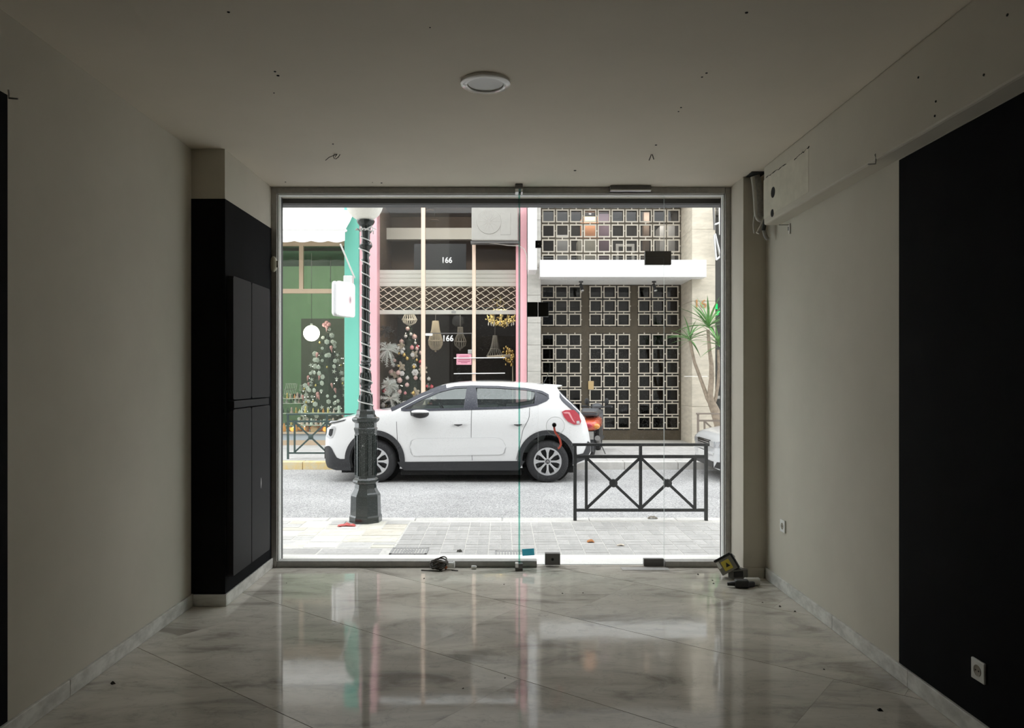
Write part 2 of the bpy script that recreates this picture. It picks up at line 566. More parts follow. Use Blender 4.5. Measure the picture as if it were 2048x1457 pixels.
    return m
M['marble'] = marble_floor()
# ================================================================== THE ROOM
XL, XR, YB, YF, H = -1.975, 1.905, -4.0, 5.75, 2.90
S = 'structure'
# floor: dark bed with big polished slabs laid diagonally
fl = MB().box((XL - .1, YB, -0.12), (XR + .1, 5.79, -0.004)).build('floor', M['grout'], kind=S, label='polished grey beige marble slab floor laid diagonally', cat='floor')
d = Vector((0.786, -0.618)); nrm = Vector((0.618, 0.786))
rs = random.Random(3)
for k in range(-12, 8):
    c0 = 1.952 + 0.931 * k; c1 = c0 + 0.931
    off = rs.uniform(0, 1.86)
    for j in range(-7, 7):
        a0 = off + j * 1.86; a1 = a0 + 1.86
        g, e = 0.002, 0.0004
        poly = [d * a + nrm * c for a, c in ((a0 + e, c0 + g), (a1 - e, c0 + g), (a1 - e, c1 - g), (a0 + e, c1 - g))]
        poly = clip_rect([(p.x, p.y) for p in poly], XL, XR + .04, YB, 5.79)
        if len(poly) < 3: continue
        area = abs(sum(poly[i - 1][0] * poly[i][1] - poly[i][0] * poly[i - 1][1] for i in range(len(poly)))) / 2
        if area < 0.004: continue
        MB().prism(poly, -0.03, 0.0, 'z').build('floor_slab', M['marble'], fl)

# walls
wl = MB().box((XL - .2, YB - .2, 0), (XL, 5.95, H)).build('wall_left', M['wall'], kind=S, label='pale grey plaster wall on the left', cat='wall')
MB().box((XL - .01, YB, 0.077), (XL + .002, 2.99, 2.576)).build('dark_paint_field', M['dark'], wl)
wr = MB().box((XR, YB - .2, 0), (XR + .25, 5.95, H)).build('wall_right', M['wall'], kind=S, label='pale grey plaster wall on the right', cat='wall')
MB().box((XR - .002, YB, 0.08), (XR + .01, 3.60, 2.492)).build('dark_paint_field', M['dark'], wr)
bm_ = MB().box((1.80, YB, 2.497), (XR + .05, 5.17, H)).build('ceiling_beam', M['wall'], kind=S, bevel=0.012, label='boxed plaster beam along the right wall under the ceiling', cat='beam')
MB().box((1.7985, 4.41, 2.54), (1.81, 5.165, 2.805)).build('plaster_patch', M['plaster'], bm_)
MB().lathe([(0.001, 1.7970), (0.036, 1.7968), (0.036, 1.81)], (0, 4.985, 2.68), 20, 'x').build('pipe_hole', M['hole'], bm_)
MB().lathe([(0.001, 1.7970), (0.026, 1.7968), (0.026, 1.81)], (0, 5.0, 2.545), 16, 'x').build('pipe_hole', M['hole'], bm_)
for y0, y1, z0, z1 in ((4.40, 4.62, 2.803, 2.79), (4.75, 5.12, 2.80, 2.815)):
    pts = [(1.7985, y0 + (y1 - y0) * i / 14, z0 + (z1 - z0) * i / 14 + rs.uniform(-.005, .005)) for i in range(15)]
    MB().tube(pts, [rs.uniform(.0008, .0035) for _ in pts], 5).build('crack', M['hole'], bm_)
ce = MB().box((XL - .2, YB - .2, H), (XR + .25, 5.95, H + .25)).build('ceiling', M['ceil'], kind=S, label='flat pale plaster ceiling with screw holes', cat='ceiling')
MB().box((XL - .2, YB - .25, 0), (XR + .25, YB, H)).build('wall_rear', M['back'], kind=S, label='grey wall at the rear of the shop behind the camera', cat='wall')
# pilasters
pl = MB().box((XL, 4.76, 0), (-1.762, 5.95, H)).build('pilaster', M['wall'], kind=S, label='pilaster beside the glazing, upper part pale, lower part painted black', cat='pilaster')
MB().box((XL - .01, 4.757, 0.073), (-1.7595, 5.71, 2.583)).build('dark_paint_field', M['dark'], pl)
pr = MB().box((1.74, 5.42, 0), (1.96, 5.95, H)).build('pilaster', M['wall'], kind=S, label='plain grey pilaster at the right end of the glazing', cat='pilaster')
# skirting, in lengths of marble
def skirting(name, label, segs):
    t = T(name, label, 'skirting', (segs[0][0][0], segs[0][0][1], 0), kind=S)
    for a, b in segs:
        MB().box(a, b).build('marble_strip', M['marble_base'], t, bevel=0.003)
    return t
yy = [YB, -2.2, -0.4, 1.3, 2.46, 3.4, 4.757]
skirting('baseboard_left', 'white marble skirting along the left wall', [((XL, yy[i] + .001, 0), (XL + .016, yy[i + 1] - .001, 0.077)) for i in range(6)])
skirting('baseboard_pilaster', 'white marble skirting wrapped round the black pilaster', [((XL + .017, 4.742, 0), (-1.7465, 4.757, 0.074)), ((-1.7595, 4.758, 0), (-1.7465, 5.715, 0.074))])
yy = [YB, -1.9, 0.3, 2.1, 3.5, 4.3, 5.40]
skirting('baseboard_right', 'veined white marble skirting along the right wall', [((XR - .016, yy[i] + .001, 0), (XR, yy[i + 1] - .001, 0.08)) for i in range(6)])
MB().box((1.728, 5.405, 0), (XR - .018, 5.42, 0.075)).build('baseboard_pier', M['wall'], kind=S, label='painted skirting at the foot of the grey pilaster', cat='skirting')

# dark cupboard with two double doors on the black pilaster
cb = T('wall_cupboard', 'flat black cupboard doors fixed to the side of the black pilaster', 'cupboard', (-1.74, 5.15, 0.175))
def cdoor(y0, y1, z0, z1):
    r = 0.018; X0, X1 = -1.7595, -1.717
    poly = []
    for (cy_, cz_, a0) in ((y0 + r, z0 + r, 180), (y1 - r, z0 + r, 270), (y1 - r, z1 - r, 0), (y0 + r, z1 - r, 90)):
        for i in range(4):
            a = R(a0 + 30 * i); poly.append((cy_ + r * math.cos(a), cz_ + r * math.sin(a)))
    MB().prism(poly, X0, X1, 'x').build('door', M['darkbox'], cb, bevel=0.003)
for z0, z1 in ((1.305, 2.10), (0.178, 1.245)):
    cdoor(4.785, 5.132, z0, z1); cdoor(5.140, 5.54, z0, z1)
MB().box((-1.7595, 4.785, 1.252), (-1.712, 5.50, 1.298)).build('middle_rail', M['darkbox'], cb, bevel=0.004)
MB().prism([(5.33, 0.66), (5.34, 0.69), (5.338, 0.72), (5.333, 0.735), (5.328, 0.70)], -1.7172, -1.716, 'x').build('chipped_mark', M['white_pl'], cb)

# ------------------------------------------------------------------ glazing
FX0, FX1, FZ1 = -1.762, 1.74, 2.898
win = T('window_1', 'wide glazed shopfront in a slim aluminium frame', 'shopfront', (0, 5.75, 0), kind=S)
fr = MB().box((FX0, 5.715, 0), (FX0 + .042, 5.80, FZ1)).build('frame_post', M['alu'], win, bevel=0.003)
MB().box((FX1 - .042, 5.715, 0), (FX1, 5.80, FZ1)).build('frame_post', M['alu'], win, bevel=0.003)
MB().box((FX0 + .042, 5.715, 2.852), (FX1 - .042, 5.80, FZ1)).build('frame_head', M['alu'], win, bevel=0.003)
MB().box((FX0 + .042, 5.715, 0.0), (0.262, 5.80, 0.048)).build('frame_sill', M['alu'], win, bevel=0.004)
MB().box((1.243, 5.715, 0.0), (FX1 - .042, 5.80, 0.045)).build('frame_sill', M['alu'], win, bevel=0.004)
for x in (FX0 + .044, FX1 - .050):  # white strips, daylight on the frame reveal put into their colour
    MB().box((x, 5.735, 0.03), (x + .006, 5.754, 2.85)).build('reveal_light_strip', M['white_pl'], win)
    MB().box((x, 5.766, 0.03), (x + .006, 5.80, 2.85)).build('reveal_light_strip', M['white_pl'], win)
MB().box((FX0 + .05, 5.735, 2.845), (FX1 - .05, 5.754, 2.852)).build('reveal_light_strip', M['white_pl'], win)
MB().box((FX0 + .05, 5.766, 2.845), (FX1 - .05, 5.80, 2.852)).build('reveal_light_strip', M['white_pl'], win)
def pane(name, x0, x1, z0, z1, y=5.755, parent=win, t=0.010):
    ob = MB().box((x0, y, z0), (x1, y + t, z1)).build(name, M['glass'], parent)
    ob.data.materials.append(M['pane_edge'])
    for p in ob.data.polygons:
        if abs(p.normal.y) < 0.5: p.material_index = 1
    return ob
pane('fixed_pane', FX0 + .044, 0.2715, 0.047, 2.846)
pane('transom_pane', 0.2745, 1.2385, 2.372, 2.846)
pane('fixed_pane', 1.2435, FX1 - .046, 0.044, 2.846)
fin = MB().box((0.122, 5.622, 0.012), (0.132, 5.752, 2.885)).build('glass_fin', M['glass_edge'], win)
MB().box((0.095, 5.612, 0.0), (0.152, 5.66, 0.052)).build('fin_shoe', M['steel'], win, bevel=0.002)
MB().box((0.096, 5.609, 0.024), (0.119, 5.665, 0.0545)).build('fin_shoe_clip', M['alu_light'], win)
MB().box((0.095, 5.612, 2.862), (0.152, 5.70, 2.899)).build('fin_shoe', M['steel'], win, bevel=0.002)
MB().box((0.096, 5.613, 2.838), (0.121, 5.70, 2.868)).build('fin_shoe_clip', M['alu_light'], win)
MB().box((0.140, 5.613, 2.838), (0.151, 5.70, 2.868)).build('fin_shoe_clip', M['alu_light'], win)
dr = T('door_1', 'frameless glass door with dark patch fittings', 'door', (1.2, 5.755, 0.0), kind=S)
pane('door_leaf', 0.2745, 1.2385, 0.012, 2.366, parent=dr)
def plate(name, x0, x1, z0, z1, m, par, y0=5.742, y1=5.778):
    return MB().box((x0, y0, z0), (x1, y1, z1)).build(name, m, par, bevel=0.002)
# top pivot: L shaped patch on pane, a second patch on the door corner
MB().prism([(1.092, 2.372), (1.238, 2.372), (1.238, 2.313), (1.292, 2.313), (1.292, 2.417), (1.092, 2.417)], 5.740, 5.780).build('pivot_patch', M['steel'], win, bevel=0.002)
plate('pivot_patch', 1.092, 1.234, 2.313, 2.368, M['steel'], dr)
plate('floor_pivot_patch', 1.082, 1.236, 0.004, 0.058, M['steel'], dr)
lk = plate('lock_patch', 0.326, 0.441, 0.012, 0.100, M['steel'], dr, 5.735, 5.785)
MB().lathe([(0.0005, 5.7335), (0.010, 5.7335), (0.011, 5.736)], (0.383, 0, 0.056), 14, 'y').build('keyhole', M['hole'], lk)
plate('strike_patch', 0.189, 0.2705, 1.915, 2.026, M['blackmetal'], win)
plate('strike_patch', 0.2745, 0.354, 1.915, 2.026, M['blackmetal'], dr)
cp = plate('corner_patch', 0.252, 0.299, 2.444, 2.498, M['blackmetal'], win)
MB().lathe([(0.0005, 5.7405), (0.004, 5.7405), (0.004, 5.743)], (0.276, 0, 2.471), 10, 'y').build('screw', M['alu'], cp)
MB().box((0.815, 5.655, 2.862), (1.122, 5.716, 2.899)).build('door_closer_box', M['steel'], win, bevel=0.003)
MB().box((0.815, 5.652, 2.857), (1.122, 5.68, 2.868)).build('closer_trim', M['alu_light'], win, bevel=0.002)
# floor plate of the pivot
MB().box((0.90, 5.63, 0.0), (1.255, 5.712, 0.0025)).build('floor_spring_plate', M['alu'], win)
# round clear hand plate, black knob and red strap
hp = MB().lathe([(0.0005, 5.748), (0.068, 5.748), (0.071, 5.750), (0.071, 5.754)], (0.405, 0, 1.076), 40, 'y').build('hand_plate', glass_mat('clear_acrylic', (0.99, 0.99, 0.99), 0.02, 0.2), dr, smooth=30)
MB().tube([(0.405 + .070 * math.cos(a), 5.750, 1.076 + .070 * math.sin(a)) for a in [2 * math.pi * k / 40 for k in range(40)]], .0012, 5, closed=True).build('hand_plate_edge', M['pane_edge'], dr)
kn = T('door_knob', 'round black knob on the glass door', 'knob', (0.395, 5.74, 1.086))
MB().lathe([(0.0005, 5.715), (0.013, 5.716), (0.017, 5.722), (0.017, 5.732), (0.010, 5.737), (0.009, 5.748)], (0.395, 0, 1.086), 24, 'y').build('knob_head', M['black_pl'], kn, smooth=40)
M['strap'] = thin_mat('red_strap', (0.88, 0.36, 0.30))
def ribbon(pts, w):
    mb = MB()
    pts = [Vector(p) for p in pts]
    for i, p in enumerate(pts):
        pass
    vs_ = []; fs = []
    n = len(pts)
    for i, p in enumerate(pts):
        a = pts[max(0, i - 1)]; b = pts[min(n - 1, i + 1)]
        t = (b - a).normalized(); side = t.cross(Vector((0, 1, 0))).normalized()
        tw = math.sin(i * 1.1) * 0.6
        sv = side * math.cos(tw) + Vector((0, 1, 0)) * math.sin(tw)
        th = t.cross(sv).normalized() * 0.0012
        vs_ += [p - sv * w / 2 - th, p + sv * w / 2 - th, p + sv * w / 2 + th, p - sv * w / 2 + th]
    for i in range(n - 1):
        for k in range(4):
            l = (k + 1) % 4
            fs.append((i * 4 + k, i * 4 + l, i * 4 + 4 + l, i * 4 + 4 + k))
    fs += [(3, 2, 1, 0), tuple((n - 1) * 4 + k for k in range(4))]
    return mb.add(vs_, fs)
sp = [at(px, py, 5.725) for px, py in ((1108, 853), (1109, 860), (1111, 866), (1115, 871), (1119, 877), (1121, 884), (1122, 890), (1119, 896), (1116, 898))]
ribbon(sp, 0.016).build('strap', M['strap'], smooth=60, label='thin red strap hanging from the black door knob', cat='strap')
# teal card at the foot of the pane
MB().add([tuple(at(px, py, y)) for y in (5.752, 5.7495) for px, py in ((1044, 1099), (1068, 1097.5), (1069, 1111), (1045, 1112.5))],
         [(0, 1, 2, 3), (7, 6, 5, 4), (0, 4, 5, 1), (1, 5, 6, 2), (2, 6, 7, 3), (3, 7, 4, 0)]).build('card', thin_mat('teal_card', (0.20, 0.56, 0.64), .6), label='small teal card stuck low on the glass beside the glass fin', cat='card')
# magnetic door contact
sn = T('alarm_sensor', 'small ivory alarm sensor on the left frame post', 'sensor', (-1.742, 5.70, 2.25))
MB().sphere((-1.742, 5.703, 2.31), 0.060, 14, 10, (0.5, 0.42, 1.0)).build('sensor_body', M['ivory'], sn, smooth=180)
MB().box((-1.718, 5.695, 2.285), (-1.705, 5.716, 2.335)).build('sensor_lens', mat('sensor_window', (0.25, 0.23, 0.17), 0.3), sn, bevel=0.002)

# roller shutter housing and guides outside the glass, threshold stone, lintel
sh = T('trim_1', 'dark roller shutter slot and guide rails outside the glass', 'shutter', (0, 5.95, 0), kind=S)
MB().box((-1.80, 5.955, 2.832), (1.80, 5.99, 2.96)).build('shutter_curtain', M['shutter'], sh)
MB().box((-1.80, 5.801, 2.868), (1.80, 5.955, 2.92)).build('soffit', M['wall'], sh)
for x0, x1 in ((-1.80, -1.742), (1.725, 1.80)):
    MB().box((x0, 5.86, 0.0), (x1, 5.95, 2.868)).build('guide_rail', M['shutter'], sh, bevel=0.002)
MB().box((-1.80, 5.80, -0.12), (1.80, 6.11, 0.004)).build('threshold', M['threshold'], kind=S, bevel=0.006, label='pale stone threshold outside the glass', cat='threshold')

# ------------------------------------------------------------------ ceiling fittings
lt = T('downlight', 'round white recessed ceiling downlight, switched off', 'downlight', (-0.083, 3.68, 2.885))
c = at(971, 164, 3.68)
MB().lathe([(0.089, 2.8995), (0.089, 2.884), (0.092, 2.882), (0.119, 2.885), (0.1225, 2.888), (0.1225, 2.8995)], (c.x, c.y, 0), 56).build('trim_ring', mat('glossy_white_ring', (0.88, 0.87, 0.85), 0.18, coat=1.0), lt, smooth=35)
MB().lathe([(0.0005, 2.890), (0.0865, 2.890), (0.0865, 2.8995)], (c.x, c.y, 0), 48).build('diffuser', mat('opal_diffuser', (0.86, 0.85, 0.83), 0.2, coat=1.0), lt, smooth=35)
def cwire(name, label, px_pts, Y, r=0.0022):
    t = T(name, label, 'wire', at(px_pts[0][0][0], px_pts[0][0][1], Y))
    for pts in px_pts:
        P = [at(px, py, Y + 0.01 * math.sin(i)) for i, (px, py) in enumerate(pts)]
        P[0].z = 2.902
        MB().tube(P, r, 6).build('cable', M['wire'], t, smooth=180)
cwire('ceiling_wire', 'loose black wires curled out of the ceiling, left pair', [
    [(674, 299), (672, 304), (669, 308), (667, 313), (668, 317), (672, 318), (677, 314), (680, 309), (681, 306), (685, 308)],
    [(674, 299), (677, 301), (677, 305), (674, 309), (671, 313), (670, 315)],
    [(681, 299), (678, 303), (675, 308), (671, 310), (665, 312), (658, 315), (651, 321)]], 4.87)
cwire('ceiling_wire', 'short forked black wire hanging from the ceiling, right side', [
    [(1304, 300), (1303.5, 305), (1305, 311), (1307.5, 319)], [(1304, 300), (1303, 308), (1301, 314), (1298, 321)]], 4.87, 0.003)
hole_me = MB().lathe([(0.0005, -0.0022), (0.0055, -0.0022), (0.006, 0.0)], (0, 0, 0), 8).mesh('screw_hole', M['hole'])
for px, py, sc in ((550, 143, 1.0), (556, 151, 1.2), (1413, 146, 1.0), (1404, 154, 0.9), (1362, 215, 0.9), (1357, 223, 0.8), (1493, 25, 1.1), (1150, 341, 1.6), (763, 366, 1.2),
                   (571, 364, 1.0), (745, 365, 0.7), (457, 24, 1.0), (548, 186, 0.7), (666, 288, 1.0), (1312, 290, 1.2), (1290, 372, 0.8), (860, 55, 0.6)):
    Y = F * (H - EYE) / (VY - py)
    inst(hole_me, 'screw_hole', (xs_(px, Y), Y, H), ce, scale=sc)
hole_b = MB().lathe([(0.0005, -0.003), (0.006, -0.003), (0.0065, 0.0)], (0, 0, 0), 8, 'x').mesh('screw_hole', M['hole'])
for px, py in ((1837, 155), (1872, 203), (1870, 232), (1968, 150), (2015, 30)):
    Y = F * 1.80 / (px - VX)
    inst(hole_b, 'screw_hole', (1.80, Y, zs_(py, Y)), bm_, scale=0.8)

# refrigerant pipes left hanging where an air conditioner was
pp = T('pipe_bundle', 'insulated grey pipes hanging cut off from the ceiling corner', 'pipes', (1.81, 5.38, 2.45))
M['lag'] = mat('pipe_lagging', (0.36, 0.345, 0.32), 0.9, var=(40, 0.25), bump=(120, 0.3))
M['lag2'] = mat('pale_pipe', (0.52, 0.50, 0.46), 0.7)
def px_tube(name, pts, Y, r, m, par):
    P = [at(px, py, Y) for px, py in pts]
    # resample smoothly
    Q = []
    for i in range(len(P) - 1):
        p0 = P[max(0, i - 1)]; p1 = P[i]; p2 = P[i + 1]; p3 = P[min(len(P) - 1, i + 2)]
        for k in range(6):
            t = k / 6
            Q.append(0.5 * ((2 * p1) + (p2 - p0) * t + (2 * p0 - 5 * p1 + 4 * p2 - p3) * t * t + (-p0 + 3 * p1 - 3 * p2 + p3) * t ** 3))
    Q.append(P[-1])
    return MB().tube(Q, r, 10).build(name, m, par, smooth=60)
px_tube('lagged_pipe', [(1511, 352), (1516, 375), (1518, 405), (1520, 428), (1526, 440)], 5.36, 0.030, M['lag'], pp)
px_tube('lagged_pipe', [(1505, 354), (1508, 375), (1510, 400), (1512, 428), (1518, 440), (1526, 439), (1534, 432), (1546, 426)], 5.30, 0.014, M['lag2'], pp)
px_tube('cut_pipe', [(1529, 436), (1524, 450), (1515, 467)], 5.29, 0.012, M['lag2'], pp)
px_tube('cut_pipe', [(1509, 430), (1507, 450), (1508.5, 467)], 5.34, 0.006, M['lag2'], pp)
px_tube('tape_wrap', [(1533, 433), (1529, 450), (1527, 462)], 5.255, 0.014, M['black_pl'], pp)
px_tube('drain_hose', [(1528, 461), (1531, 472), (1536, 479)], 5.255, 0.014, M['lag'], pp)
MB().box((1.755, 5.28, 2.895), (1.86, 5.419, 2.9005)).build('ceiling_hole', M['hole'], pp)
# L brackets and hooks left in the walls
br = T('wall_bracket', 'small steel angle bracket on the right wall below the pipes', 'bracket', (1.89, 4.92, 2.43))
Yb = F * 1.895 / (1577 - VX)
MB().box((1.84, Yb + .02, 2.462), (1.905, Yb + .025, 2.468)).build('arm', M['alu'], br)
MB().box((1.895, Yb - .012, 2.40), (1.905, Yb - .004, 2.468)).build('plate', M['alu_light'], br)
MB().box((1.897, Yb + .004, 2.425), (1.906, Yb + .016, 2.45)).build('slot', M['hole'], br)
hk = T('wall_hook', 'bent wire hook under the beam at the edge of the dark wall', 'hook', (1.80, 3.62, 2.48))
MB().tube([at(px, py, 3.62) for px, py in ((1736, 329), (1751, 328), (1752, 316), (1750, 310), (1754, 305), (1758, 306))], 0.0035, 6).build('hook_wire', M['alu'], hk, smooth=180)
hk = T('wall_hook', 'small nail bracket at the top of the dark strip on the left wall', 'hook', (-1.96, 2.95, 2.57))
MB().tube([at(px, py, 2.95) for px, py in ((17, 180), (18, 190), (18, 196), (36, 198))], 0.004, 6).build('hook_wire', M['alu'], hk, smooth=180)
# sockets on the right wall
def socket(Y, Z, label):
    t = T('wall_socket', label, 'socket', (XR, Y, Z))
    MB().box((XR - .011, Y - .042, Z - .042), (XR - .0005, Y + .042, Z + .042)).build('cover_plate', M['white_pl'], t, bevel=0.004)
    MB().lathe([(0.0005, XR - .0112), (0.021, XR - .0115), (0.0225, XR - .0125), (0.0225, XR - .0105)], (0, Y, Z), 28, 'x').build('socket_well', mat('socket_grey', (0.30, 0.27, 0.22), 0.5), t, smooth=40)
    for s in (-1, 1):
        MB().lathe([(0.0005, XR - .0128), (0.0028, XR - .0128), (0.0028, XR - .011)], (0, Y + s * .0095, Z), 8, 'x').build('pin_hole', M['hole'], t)
socket(F * XR / (1567.5 - VX), zs_(1053, F * XR / (1567.5 - VX)), 'white wall socket on the grey wall beside the pilaster')
socket(F * XR / (1960 - VX), zs_(1342, F * XR / (1960 - VX)), 'white wall socket on the dark painted wall')
# ================================================================== STREET, OUR OWN FRONT, FACADES OPPOSITE
ROAD, WALK, FWALK = -0.10, -0.02, 0.03
def facade_mat(name, col, var=0.12):
    return mat(name, col, 0.85, var=(1.5, var), bump=(40, 0.1))
M['own'] = facade_mat('own_facade_render', (0.62, 0.60, 0.56))
M['upper'] = facade_mat('upper_facade_render', (0.42, 0.40, 0.37))
of = T('wall_front', 'street front of our own building round the shop window', 'wall', (0, 6.0, 0), kind=S)
MB().box((-12, 5.95, -.1), (-1.80, 6.10, 7.0)).build('front_panel', M['own'], of)
MB().box((1.80, 5.95, -.1), (12, 6.10, 7.0)).build('front_panel', M['own'], of)
MB().box((-1.80, 5.992, 2.83), (1.80, 6.10, 7.0)).build('lintel', M['lintel'], of)
MB().box((-12, YB - .25, 3.15), (12, 5.99, 3.4)).build('upper_floor', M['own'], of)

def asphalt():
    m = mat('worn_asphalt', (0.30, 0.295, 0.295), 0.8, bump=(140, 0.5))
    nt, N, L = nodes_of(m); p = N['Principled BSDF']
    g = N.new('ShaderNodeNewGeometry')
    n = N.new('ShaderNodeTexNoise'); n.inputs['Scale'].default_value = 75; n.inputs['Detail'].default_value = 3
    n2 = N.new('ShaderNodeTexNoise'); n2.inputs['Scale'].default_value = 1.2; n2.inputs['Detail'].default_value = 4
    L.new(g.outputs['Position'], n.inputs['Vector']); L.new(g.outputs['Position'], n2.inputs['Vector'])
    cr = N.new('ShaderNodeValToRGB'); e = cr.color_ramp.elements
    e[0].position = 0.35; e[0].color = (0.20, 0.20, 0.205, 1); e[1].position = 0.66; e[1].color = (0.60, 0.59, 0.585, 1)
    L.new(n.outputs['Fac'], cr.inputs['Fac'])
    mr = N.new('ShaderNodeMapRange'); mr.inputs['From Min'].default_value = 0.3; mr.inputs['From Max'].default_value = 0.7; mr.inputs['To Min'].default_value = 0.86; mr.inputs['To Max'].default_value = 1.1
    L.new(n2.outputs['Fac'], mr.inputs['Value'])
    v = N.new('ShaderNodeVectorMath'); v.operation = 'SCALE'; L.new(cr.outputs['Color'], v.inputs[0]); L.new(mr.outputs['Result'], v.inputs['Scale'])
    L.new(v.outputs['Vector'], p.inputs['Base Color'])
    return m
MB().box((-14, 7.86, -0.3), (14, 12.58, ROAD)).build('road', asphalt(), kind=S, label='pale worn asphalt road', cat='road')

# near pavement: sand bed, cream stone slabs on the left, grey bricks in basket weave on the right
M['sand'] = mat('joint_sand', (0.74, 0.72, 0.68), 0.95, var=(30, 0.2))
M['brick'] = mat('grey_paver', (0.52, 0.505, 0.49), 0.85, var=(18, 0.16), rnd=0.09, bump=(60, 0.2))
M['stone'] = ramp_object_mat('cream_slab', [(0.76, 0.73, 0.65), (0.82, 0.80, 0.75), (0.62, 0.605, 0.585), (0.84, 0.82, 0.79), (0.74, 0.69, 0.60), (0.66, 0.645, 0.63), (0.80, 0.77, 0.68)], 0.8, var=(9, 0.16), bump=(40, 0.2))
nw = MB().box((-12, 6.10, -0.3), (12, 7.68, WALK - .0025)).build('pavement', M['sand'], kind=S, label='near pavement of cream slabs and grey brick pavers', cat='pavement')
XB = -0.93
bk = MB().box((-.0475, -.0975, 0), (.0475, .0975, .04)).mesh('brick', M['brick'])
nbr = 0
stuff = MB()
rs = random.Random(11)
ny = 7
for i in range(-1, 24):
    for j in range(ny):
        x0 = XB + 0.203 * i + 0.203; y0 = 6.18 + 0.203 * j
        if x0 < XB - 0.01: continue
        cx, cy_ = x0 + 0.1, y0 + 0.1
        for s in (-1, 1):
            vert = (i + j) % 2 == 0
            ox, oy = (s * .05, 0) if vert else (0, s * .05)
            z = WALK - .04 + rs.uniform(-.0008, .0008)
            if cx < 2.35 and nbr < 298:
                inst(bk, 'brick', (cx + ox, cy_ + oy, z), nw, (0, 0, (0 if vert else R(90)) + rs.uniform(-.012, .012)))
                nbr += 1
            else:
                hx, hy = (.0475, .0975) if vert else (.0975, .0475)
                stuff.box((cx + ox - hx, cy_ + oy - hy, z), (cx + ox + hx, cy_ + oy + hy, z + .04))
stuff.build('brick_field', M['brick'], nw, kind='stuff')
# strip of sawn slabs next to the threshold
for x0, x1 in ((-3.4, -2.35), (-2.34, -1.55), (-1.54, -1.02)):
    for y0, y1 in ((6.12, 6.25), (6.26, 6.44)):
        MB().box((x0, y0, WALK - .04), (x1 - .006, y1 - .006, WALK - rs.uniform(0, .002))).build('kerb_slab', M['brick'], nw, bevel=0.003)
def split(x0, x1, y0, y1, depth, out):
    w, h = x1 - x0, y1 - y0
    if depth == 0 or (w < 0.26 and h < 0.19) or (depth < 3 and w < 0.5 and h < 0.5 and rs.random() < .3):
        out.append((x0, x1, y0, y1)); return
    t = rs.uniform(.36, .64)
    if w > h * rs.uniform(.9, 1.6):
        split(x0, x0 + w * t, y0, y1, depth - 1, out); split(x0 + w * t, x1, y0, y1, depth - 1, out)
    else:
        split(x0, x1, y0, y0 + h * t, depth - 1, out); split(x0, x1, y0 + h * t, y1, depth - 1, out)
slabs = []
split(-3.5, XB - .01, 6.46, 7.66, 7, slabs)
for x0, x1, y0, y1 in slabs:
    g = rs.uniform(.005, .010)
    MB().box((x0 + g, y0 + g, WALK - .04), (x1 - g, y1 - g, WALK + rs.uniform(-.003, .003))).build('paving_stone', M['stone'], nw, bevel=0.004)
# kerb
M['kerb'] = mat('kerb_stone', (0.70, 0.68, 0.65), 0.8, var=(8, 0.15), rnd=.05, bump=(40, .2))
M['kerby'] = mat('yellow_kerb_paint', (0.80, 0.60, 0.26), 0.7, var=(10, 0.3), col2=(0.72, 0.64, 0.46), rnd=.05, bump=(40, .2))
kb = T('kerb', 'pale kerb along the near pavement', 'kerb', (0, 7.77, -.2), kind=S)
for i in range(-6, 7):
    MB().box((i * 0.9, 7.68, -.25), (i * .9 + .894, 7.86, WALK)).build('kerb_stone', M['kerb'], kb, bevel=0.012)
kb = T('kerb', 'far kerb, part of it painted yellow', 'kerb', (0, 12.68, -.2), kind=S)
for i in range(-12, 14):
    y = i * 0.9 + .25
    MB().box((y, 12.58, -.25), (y + .894, 12.78, FWALK)).build('kerb_stone', M['kerby'] if y < -2.2 else M['kerb'], kb, bevel=0.012)
M['fwalk'] = mat('far_pavement_tiles', (0.56, 0.545, 0.53), 0.85, var=(5, 0.2), bump=(30, .2))
fw = T('pavement', 'far pavement of grey tiles in front of the shops', 'pavement', (0, 14.5, 0), kind=S)
MB().box((-14, 12.78, -.3), (14, 20, FWALK - .006)).build('paving_bed', M['grout'], fw)
fts = MB().box((-.447, -.447, 0), (.447, .447, .04)).mesh('paving_tile', M['fwalk'])
for i in range(-9, 9):
    for j in range(4):
        inst(fts, 'paving_tile', (i * .9 + .45 + (.45 if j % 2 else 0), 13.24 + j * .9, FWALK - .04), fw)

# drain gratings
M['iron'] = mat('cast_iron', (0.36, 0.355, 0.35), 0.7, 0.3)
def grate(px0, px1, py0, py1, label, nbar, motif):
    a = onz(px0, py1, WALK); b = onz(px1, py0, WALK)
    y0, y1 = a.y, b.y
    x0 = (xs_(px0, y0) + xs_(px0, y1)) / 2; x1 = (xs_(px1, y0) + xs_(px1, y1)) / 2
    t = T('drain_grate', label, 'grate', ((x0 + x1) / 2, (y0 + y1) / 2, WALK))
    z = WALK + .003
    MB().box((x0, y0, WALK - .01), (x1, y1, WALK + .0015)).build('pit', M['sand'], t)
    for q in ((x0, y0, x1, y0 + .018), (x0, y1 - .018, x1, y1), (x0, y0, x0 + .018, y1), (x1 - .018, y0, x1, y1)):
        MB().box((q[0], q[1], WALK - .01), (q[2], q[3], z + .002)).build('rim', M['iron'], t)
    for i in range(nbar):
        cx = x0 + (x1 - x0) * (i + .5) / nbar
        w = (x1 - x0) / nbar * .34
        MB().box((cx - w, y0 + .018, WALK - .01), (cx + w, y1 - .018, z + .001)).build('bar', M['iron'], t)
    if motif:
        for s in (.38, .62):
            y = y0 + (y1 - y0) * s
            MB().box((x0 + (x1 - x0) * .34, y - .012, WALK - .008), (x0 + (x1 - x0) * .66, y + .012, z + .0015)).build('cross_bar', M['iron'], t)
grate(782, 856, 1097, 1109.5, 'cast iron drain grate in the pavement left of the glass fin', 12, True)
